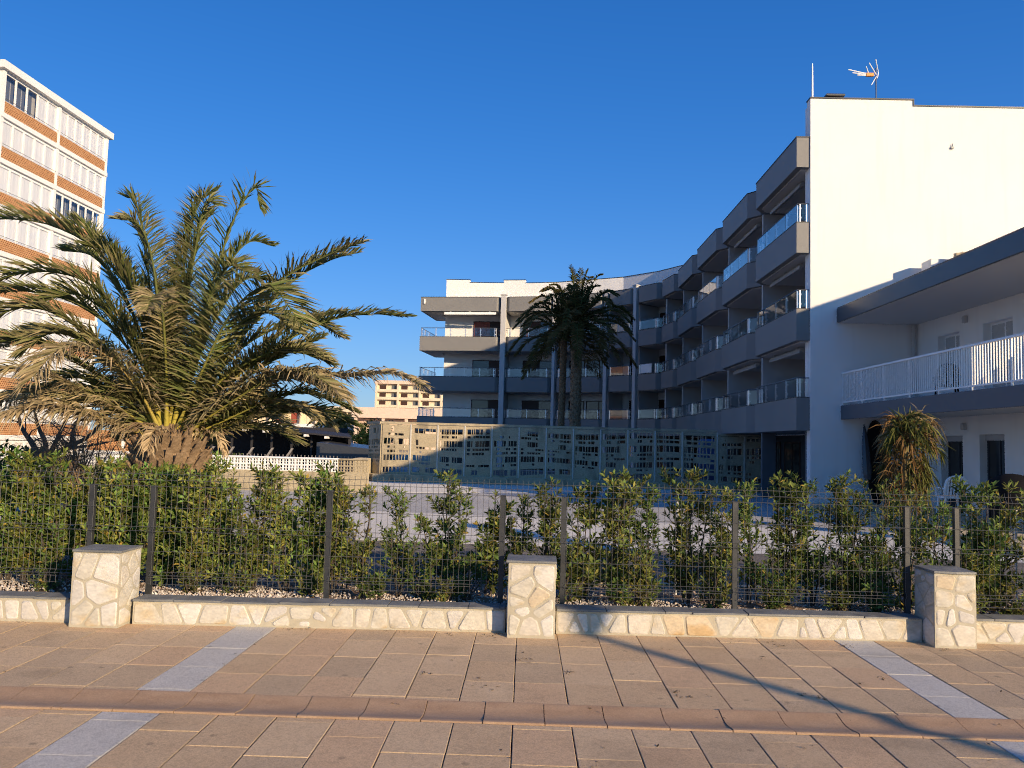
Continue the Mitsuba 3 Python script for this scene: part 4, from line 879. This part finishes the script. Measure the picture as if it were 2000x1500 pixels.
for i in range(14):   # further fronds at the back of the crown
    a = math.pi * (.04 + .92 * (i + .5) / 14) + r.normal(0, .1); el = r.uniform(.1, .6); Lf = r.uniform(2.2, 3.1)
    h = np.array([math.cos(a), math.sin(a), 0])
    pts = [np.zeros(3) + [0, 0, .1], h * Lf * .4 * math.cos(el) + [0, 0, Lf * .45 * math.sin(el) + .1], h * Lf * .75 * math.cos(el) + [0, 0, Lf * .72 * math.sin(el)], h * Lf * .98 * math.cos(el * .8) + [0, 0, Lf * .7 * math.sin(el) - .2]]
    put_frond(pk, pts, r.uniform(.05, .35), .58, r, pc, n=115, droop=.18)
for i in range(3):   # dead petioles and hanging dry fronds round the trunk
    a = i * 2.39996; h = np.array([math.cos(a), math.sin(a), 0]); Lf = r.uniform(.35, .55)
    pts = [h * .35 + [0, 0, .15], h * (.35 + Lf * .45) + [0, 0, .36], h * (.4 + Lf * .75) + [0, 0, .28], h * (.42 + Lf * .95) + [0, 0, .05]]
    put_frond(pk, pts, 1.0, .26, r, pc - [0, 0, .1], n=30, width=.018, rad=.018, name='__dry_frond')
m = MB()
for i in range(320):   # fibres and threads standing off the trunk
    z = r.uniform(.5, 1.75); a = r.uniform(0, 6.28); q = np.interp(z, zz, rr_) + .02; o = np.array([math.cos(a), math.sin(a), 0]); p = pc * [1, 1, 0] + o * q + [0, 0, z]
    e = p + (o * r.uniform(.05, .16) + r.normal(0, .06, 3) + [0, 0, r.uniform(-.16, .14)]); m.tube([p, (p + e) / 2 + r.normal(0, .015, 3), e], [.006, .004, .002], 3, np.array([.34, .25, .15]) * r.uniform(.5, 1.3), caps=False)
stuffpart(m.put(pk + '__fibre', 'vcol'))
# fruit stalks: thin orange-straw strands at the heart
m = MB()
for i in range(46):
    a = r.uniform(0, 6.28); h = np.array([math.cos(a), math.sin(a), 0]); L = r.uniform(.35, .8)
    m.tube(pc + bez([h * .2 + [0, 0, .1], h * (.25 + L * .4) + [0, 0, .35], h * (.3 + L * .8) + [0, 0, .2]], 6), [.006] * 6, 4)
m.put(pk + '__fruit_stalks', 'palm_bark')

def round_palm(key, lab, base, top, R, r, nf, trunk_r, dryf=.25, n=40, ll=.42, group=None, width=.03, green=(.032, .045, .014)):
    g = thing(key, lab, 'palm tree', group)
    b, t = np.array(base, float), np.array(top, float); H = t[2] - b[2]; ns = max(10, int(H / .16))
    m = MB(); P = np.linspace(b, t, ns); m.tube(P, trunk_r * (1 + .10 * np.abs(np.sin(np.arange(ns) * 1.57)) + .25 * np.exp(-(np.arange(ns)) / 4)), 12); m.put(g + '__trunk', 'palm_bark')
    m = MB()
    for i in range(int(H / .5 * 14)):
        z = H * i / (H / .5 * 14); a = i * 2.39996; o = np.array([math.cos(a), math.sin(a), 0]); s = np.array([-o[1], o[0], 0]); c = b + (t - b) * (z / H) + o * trunk_r * .98; w = trunk_r * .3
        m.raw([c - s * w, c + s * w, c + o * trunk_r * .28 + [0, 0, .10]], [[0, 1, 2]])
        m.raw([c - s * w - [0, 0, .06], c + s * w - [0, 0, .06], c + o * trunk_r * .28 + [0, 0, .10]], [[0, 1, 2]])
    k = m.put(g + '__leaf_scars', 'palm_bark'); stuffpart(k)
    for i in range(nf):
        f = (i + .5) / nf; a = i * 2.39996 + r.normal(0, .12); el = math.radians(86 - 116 * f ** .9 + r.normal(0, 6)); Lf = R * r.uniform(.88, 1.1)
        h = np.array([math.cos(a), math.sin(a), 0]); ce, se = math.cos(el), math.sin(el); dp = .0 + .34 * ce
        pts = [np.zeros(3), h * Lf * .35 * ce + [0, 0, Lf * (.35 * se + .02)], h * Lf * .7 * ce + [0, 0, Lf * (.68 * se - .18 * dp)], h * Lf * .97 * ce + [0, 0, Lf * (.86 * se - dp)]]
        dry = np.clip(dryf * (.3 + f) + r.normal(0, .1), 0, 1)
        put_frond(g, pts, dry, ll, r, t, n=n, width=width, rad=.03, rachis_col=(.10, .09, .03), green=green, straw=(.2, .14, .07))
    return g
r = np.random.default_rng(50)
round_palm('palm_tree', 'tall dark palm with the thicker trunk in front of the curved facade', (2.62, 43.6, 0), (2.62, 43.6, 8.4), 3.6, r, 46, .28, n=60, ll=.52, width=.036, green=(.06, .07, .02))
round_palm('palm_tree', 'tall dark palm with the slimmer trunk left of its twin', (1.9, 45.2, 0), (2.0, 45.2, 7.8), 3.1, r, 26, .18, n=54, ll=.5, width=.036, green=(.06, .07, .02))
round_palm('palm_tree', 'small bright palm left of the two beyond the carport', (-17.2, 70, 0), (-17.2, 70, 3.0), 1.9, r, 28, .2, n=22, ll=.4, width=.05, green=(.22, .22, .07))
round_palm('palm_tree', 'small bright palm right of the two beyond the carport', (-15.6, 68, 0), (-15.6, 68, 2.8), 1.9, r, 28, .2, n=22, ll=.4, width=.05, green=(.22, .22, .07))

# small ragged palm by the house
rg = thing('palm_tree', 'small ragged palm with hanging brown leaves in front of the house', 'palm tree')
o = np.array([4.86, 10.5, 0]); r = np.random.default_rng(61)
m = MB(); m.tube([o + [0, 0, -.05], o + [.005, 0, .6], o + [0, 0, 1.3], o + [-.01, 0, 2.1]], [.065, .055, .05, .045], 10); m.put(rg + '__trunk', 'straw_trunk')
hub = o + [-.01, 0, 2.15]
for grp in range(54):
    a = grp * 2.39996; f = grp / 54; el = math.radians(80 - 70 * f + r.normal(0, 8)); h = np.array([math.cos(a), math.sin(a), 0])
    L = r.uniform(.20, .34); st = hub - [0, 0, .62 * f] + h * .05
    if f < .55: ax = bez([st, st + h * L * .3 * math.cos(el) + [0, 0, L * .42 * math.sin(el)], st + h * L * .75 * math.cos(el * .7) + [.04, 0, L * .55 * math.sin(el)], st + h * L * 1.0 + [.07, 0, L * (.55 * math.sin(el) - .38)]], 12)
    else: ax = bez([st, st + h * .15 + [0, 0, .04], st + h * (.17 + .08 * r.random()) + [0, 0, -.18], st + h * (.12 + .11 * r.random()) + [.02, 0, -.42 - .15 * r.random()]], 12)
    m = MB(); mk = r.random(); base = np.array((.19, .115, .05) if mk < .3 else (.33, .25, .13) if mk < .48 else (.12, .13, .04))
    m.tube(ax, np.linspace(.011, .004, 12), 4, base * .9, caps=False)
    for q in range(34):
        u = r.uniform(.2, 1) * 10.9; k = int(u); p = ax[k] + (ax[k + 1] - ax[k]) * (u - k); t_ = unit(ax[k + 1] - ax[k])
        d = unit(t_ * .9 + r.normal(0, .55, 3) + [0, 0, -.25]); LL = r.uniform(.12, .27); sd = unit(np.cross(d, r.normal(0, 1, 3))) * r.uniform(.006, .011)
        md = p + d * LL * .5; e = p + d * LL + [0, 0, -LL * r.uniform(.15, .5)]
        m.raw([p - sd * .4, p + sd * .4, md + sd, md - sd, e], [[0, 1, 2], [0, 2, 3], [3, 2, 4]], base * r.uniform(.55, 1.35))
    m.put(rg + '__frond', 'palm_leaf')

# hedge shrubs
def shrub(lab, x, y, z0, top, wid, dens, r, green, group=None, leaf=.112, low=.12):
    g = thing('hedge_shrub', lab, 'shrub', group); leaf = leaf * r.uniform(.72, 1.05); green = np.array(green) * r.uniform(.9, 1.4) * np.array([r.uniform(.85, 1.2), 1, 1])
    H = top - z0; stems = MB(); tips = []
    ns = max(2, int(2 + dens * 3))
    for s_ in range(ns):
        a = r.uniform(0, 6.28); lean = r.uniform(.15, 1.25) * wid; hgt = H * (1.0 if s_ == 0 else r.uniform(.55, 1.0))
        p0 = np.array([x + r.normal(0, .03), y + r.normal(0, .03), z0 - .05]); e = np.array([x + lean * math.cos(a) * (.35 if s_ == 0 else 1), y + lean * math.sin(a) * .7, z0 + hgt - .04])
        C = bez([p0, p0 * .65 + e * .35 + r.normal(0, .025, 3), p0 * .3 + e * .7 + r.normal(0, .03, 3), e], 9)
        stems.tube(C, np.linspace(.011, .004, 9), 5, caps=False); tips.append((C[-1], unit(C[-1] - C[-2])))
        nb = int((5 + 18 * dens) * hgt)
        for b_ in range(nb):
            u = r.uniform(low, .97) ; i = u * 8; k = int(i); q = C[k] + (C[min(k + 1, 8)] - C[k]) * (i - k)
            az = r.uniform(0, 6.28); L = r.uniform(.08, .24) * (1.15 - .5 * u) * (.6 + wid * 1.8)
            dd = unit([math.cos(az), math.sin(az), r.uniform(.35, 1.3)]); e2 = q + dd * L
            stems.tube([q, (q + e2) / 2 + [0, 0, -.01], e2], [.0042, .0035, .0025], 4, caps=False)
            tips.append((e2, unit(dd + [0, 0, .5])))
            if r.random() < .45: tips.append((q + dd * L * .5 + r.normal(0, .02, 3), unit(dd + r.normal(0, .5, 3))))
    add(g + '__stem', stems.out(), 'bark')
    tp = np.array([t_[0] for t_ in tips]); td_ = np.array([t_[1] for t_ in tips]); n = len(tp); K = 9
    P = np.repeat(tp, K, 0); D = np.repeat(td_, K, 0); M = n * K
    A = np.cross(D, [0.31, .2, .93]); A /= np.linalg.norm(A, axis=1, keepdims=True); B = np.cross(D, A)
    az = np.tile(np.arange(K) * 2.39996, n) + np.repeat(r.uniform(0, 6.28, n), K); lv = np.tile(np.arange(K) / K, n)
    el = np.radians(70 - 62 * lv + r.normal(0, 10, M))
    rad_ = A * np.cos(az)[:, None] + B * np.sin(az)[:, None]
    ld = D * np.sin(el)[:, None] + rad_ * np.cos(el)[:, None]
    P = P - D * (lv * .085)[:, None]
    L = leaf * r.uniform(.6, 1.1, M) * np.where(lv < .2, .75, 1); Wd = L * r.uniform(.30, .40, M)
    sd = np.cross(ld, D); sd /= np.linalg.norm(sd, axis=1, keepdims=True) + 1e-9; un = np.cross(sd, ld)
    c1 = P + ld * (L * .6)[:, None]
    v = np.stack([P, c1 + sd * (Wd * .5)[:, None] + un * (Wd * .16)[:, None], c1, c1 - sd * (Wd * .5)[:, None] + un * (Wd * .16)[:, None], P + ld * L[:, None] - un * (L * .10)[:, None]], 1)
    f = np.array([[0, 1, 2], [0, 2, 3], [1, 4, 2], [2, 4, 3]])[None] + 5 * np.arange(M)[:, None, None]
    gcol = np.array(green) * r.uniform(.6, 1.45, (M, 1)); gcol[:, 0] *= r.uniform(.8, 1.5, M)
    clump = np.repeat(r.uniform(.7, 1.3, n), K)[:, None]; gcol = gcol * clump
    young = (lv < .3) & (np.repeat(r.random(n), K) < .35); gcol[young] = gcol[young] * .5 + np.array([.14, .19, .05]) * .6
    old = r.random(M) < .025; gcol[old] = np.array([.36, .26, .06])
    k = add(g + '__foliage', (v.reshape(-1, 3), f.reshape(-1, 3)), 'leaf', color=np.repeat(gcol, 5, 0)); stuffpart(k)
    return g
r = np.random.default_rng(70)
left = [-6.75, -6.35, -6.0, -5.65, -5.35, -5.05, -4.75, -4.45, -4.15, -3.85, -3.5, -3.2, -2.85, -2.5, -2.22, -1.98]
ltop = [1.55, 1.5, 1.56, 1.6, 1.55, 1.58, 1.5, 1.5, 1.45, 1.42, 1.48, 1.56, 1.54, 1.42, 1.53, 1.38]
for i, (x, t) in enumerate(zip(left, ltop)):
    shrub('dense leafy shrub of the closed green hedge at the left', x, 8.72 + r.uniform(-.08, .25), .14, t, .26, 1.05, r, (.125, .19, .046), 'shrubs of the closed hedge at the left', leaf=.118, low=.10)
right = [(-1.67, 1.32, .10, .45), (-1.28, 1.26, .19, .6), (-.80, 1.49, .17, .75), (-.40, 1.26, .17, .75), (-.05, 1.22, .15, .6), (.25, 1.45, .19, .8), (.62, 1.40, .16, .75), (.98, 1.53, .20, .85), (1.36, 1.40, .13, .6), (1.75, 1.56, .2, .85), (2.06, 1.40, .15, .75), (2.43, 1.43, .12, .55), (2.82, 1.55, .2, .7), (3.08, 1.46, .15, .7), (3.40, 1.56, .2, .8), (3.76, 1.54, .2, .8), (4.02, 1.42, .15, .7), (4.38, 1.31, .2, .6), (4.70, 1.52, .2, .8), (5.1, 1.52, .22, .85), (5.5, 1.48, .2, .8), (5.9, 1.5, .22, .8), (6.4, 1.45, .22, .8)]
rlab = ['narrow young hedge shrub standing apart right of the first open gap', 'short loose hedge shrub below the left end of the pierced screen', 'tall hedge shrub with a bushy head against the sunlit part of the screen',
    'low hedge shrub just left of the post beside the middle pillar', 'low hedge shrub directly behind the middle pillar', 'hedge shrub rising above the right edge of the middle pillar', 'open hedge shrub just right of the post beside the middle pillar',
    'tall bushy hedge shrub with pale tips below the twin dark palms', 'thin hedge shrub just left of the white stake', 'tall bushy hedge shrub at the white stake', 'hedge shrub left of the lone post between the middle and right pillars',
    'thin upright hedge shrub right of the lone post between the pillars', 'tall hedge shrub below the left corner of the blank white wall', 'smaller hedge shrub under the blank white wall', 'tall hedge shrub left of the ragged palm',
    'tall hedge shrub at the foot of the ragged palm', 'hedge shrub just behind the right pillar at its post', 'short wide hedge shrub between the two posts at the right pillar', 'tall hedge shrub right of the last fence post',
    'tall hedge shrub in front of the barbecue at the right edge', 'hedge shrub cut by the right edge of the view', 'hedge shrub beyond the right edge of the view', 'last hedge shrub beyond the right edge']
for i, (x, t, w, dn) in enumerate(right):
    shrub(rlab[i], x, 8.70 + r.uniform(-.12, .3), .13, t, w * 1.6 + .02, min(1.15, dn * 1.2), r, (.105, .16, .046), low=.10)
for x, y, t in ((-5.55, 9.5, 1.35), (-5.1, 9.7, 1.3), (-4.65, 9.45, 1.35), (-4.25, 9.6, 1.4), (-3.95, 9.45, 1.45), (-3.7, 9.55, 1.35)):
    shrub('dark leafy shrub between the closed hedge and the large palm trunk', x, y, .08, t, .3, .9, r, (.07, .10, .03), 'shrubs behind the closed hedge', leaf=.11, low=.10)
# low growth at the foot of the hedge
for i, (x, t, w) in enumerate([(-4.9, .55, .2), (-5.9, .5, .22), (-3.4, .6, .22), (-2.9, .5, .25), (-2.2, .5, .2), (-1.5, .42, .16), (-.75, .45, .2), (1.0, .5, .2), (2.6, .5, .18), (3.3, .55, .2), (5.0, .5, .2), (-1.0, .7, .22), (-.55, .65, .2), (.45, .75, .22), (1.2, .8, .22), (1.9, .85, .2), (2.62, .8, .2), (3.25, .9, .22), (3.58, .95, .22), (4.55, .85, .22), (5.3, .9, .25)]):
    shrub('lower leafy shoot filling in the foot of the hedge', x, 8.45 + r.uniform(-.03, .12), .15, t, w, .9, r, (.085, .125, .035), 'lower shoots at the foot of the hedge', leaf=.085, low=.05)

# bare tree and dry brushwood by the brick block, far bushes
def bare_tree(key, lab, base, arms, r, m_='bark', sub=5):
    g = thing(key, lab, 'tree' if 'tree' in key else 'shrub'); b = np.array(base, float)
    for j, (pts, r0) in enumerate(arms):
        m = MB(); C = bez([b + np.array(q) for q in pts], 12); m.tube(C, np.linspace(r0, r0 * .3, 12), 7)
        for _ in range(sub):
            i = r.integers(4, 11); d = unit(r.normal(0, 1, 3) * [1, .6, .5] + [0, 0, .5]); L = r.uniform(.25, .6)
            e = C[i] + d * L; m.tube([C[i], C[i] + d * L * .5 + r.normal(0, .03, 3), e], [r0 * .28, r0 * .18, r0 * .07], 5)
            for _k in range(3):
                q = C[i] + d * L * r.uniform(.4, 1); d2 = unit(d + r.normal(0, .6, 3)); m.tube([q, q + d2 * L * .5], [r0 * .12, r0 * .05], 4)
        m.put(g + '__branch' if j else g + '__trunk', m_)
    return g
r = np.random.default_rng(81)
bare_tree('bare_tree', 'dark leafless tree with forked branches beside the brick block', (-10.1, 17, 0), [([(0, 0, 0), (.0, 0, .6), (-.03, 0, 1.15)], .15), ([(-.03, 0, 1.1), (-.3, 0, 1.5), (-.62, .1, 1.85), (-.75, .1, 2.3)], .075), ([(-.02, 0, 1.1), (-.08, .1, 1.5), (-.25, .1, 1.85), (-.4, .1, 2.3)], .07), ([(0, 0, 1.1), (.3, .1, 1.4), (.85, .1, 1.7), (1.2, .1, 2.2)], .075), ([(.0, 0, 1.1), (.12, .1, 1.5), (.3, .1, 1.95), (.5, .2, 2.5)], .065), ([(.5, .1, 1.5), (.55, 0, 1.8), (.75, 0, 2.3)], .05), ([(.4, .1, 1.42), (.9, .1, 1.5), (1.35, .1, 1.6)], .04)], r)
for q, (bx_, by_, lab) in enumerate(((-8.7, 15.5, 'brown dry brushwood left of the large palm trunk'), (-7.6, 14.2, 'twiggy brown dead shrub against the large palm trunk'))):
    arms = []
    for _ in range(22):
        a = r.uniform(0, 6.28); L = r.uniform(.5, .95); h = np.array([math.cos(a), math.sin(a) * .6, 0])
        arms.append(([(0, 0, 0), tuple(h * L * .3 + [0, 0, .8]), tuple(h * L * .7 + [0, 0, 1.4 + r.uniform(-.3, .3)]), tuple(h * L + [0, 0, 1.6 + r.uniform(-.5, .4)])], .016))
    bare_tree('dry_shrub', lab, (bx_, by_, 0), arms, r, 'palm_bark', sub=9)
def bush(key, lab, c, rx, rz, N, green, r, leaf=.12):
    g = thing(key, lab, 'shrub')
    d = r.normal(0, 1, (N, 3)); d /= np.linalg.norm(d, axis=1, keepdims=True); rad = r.uniform(.35, 1.0, (N, 1)) ** .5
    lump = 1 + .25 * np.sin(d[:, :1] * 5 + c[0]) * np.cos(d[:, 1:2] * 6) + .2 * np.sin(d[:, 2:] * 9)
    P = d * rad * lump * [rx, rx, rz] + c; A = r.normal(0, 1, (N, 3)); A /= np.linalg.norm(A, axis=1, keepdims=True); B = np.cross(A, d); B /= np.linalg.norm(B, axis=1, keepdims=True) + 1e-9
    v = np.stack([P - A * leaf, P + B * leaf * .4, P + A * leaf, P - B * leaf * .4], 1); f = np.array([[0, 1, 2], [0, 2, 3]])[None] + 4 * np.arange(N)[:, None, None]
    k = add(g + '__foliage', (v.reshape(-1, 3), f.reshape(-1, 3)), 'leaf', color=np.repeat(np.array(green) * r.uniform(.5, 1.5, (N, 1)), 4, 0)); stuffpart(k)
    m = MB()
    for _ in range(5): m.tube([(c[0] + r.normal(0, .1), c[1], 0), c + r.normal(0, .3, 3) * [rx, rx, rz]], [.05, .02], 5)
    m.put(g + '__stem', 'bark')
bush('bush', 'bright yellow green bush left of the pierced screen', np.array([-11.6, 60, 1.6]), 1.1, 1.3, 2600, (.26, .24, .05), r, .13)
bush('bush', 'dark green bush standing in for the mass of shade below the yellow one', np.array([-8.6, 46.8, .8]), 1.0, 1.0, 2200, (.03, .045, .015), r, .10)  # bush added to fill in a dark mass of shade
bush('bush', 'low green bush behind the white breeze block wall', np.array([-11.0, 29.3, .6]), 1.3, .5, 2000, (.09, .12, .04), r, .08)
bush('bush', 'pale straw coloured reeds beyond the carport', np.array([-13.4, 75, 1.5]), 1.4, 1.8, 2000, (.34, .27, .16), r, .16)
bush('bush', 'dark evergreen bush at the foot of the brick block', np.array([-13.5, 20, .5]), 2.2, .8, 4000, (.06, .09, .03), r, .10)
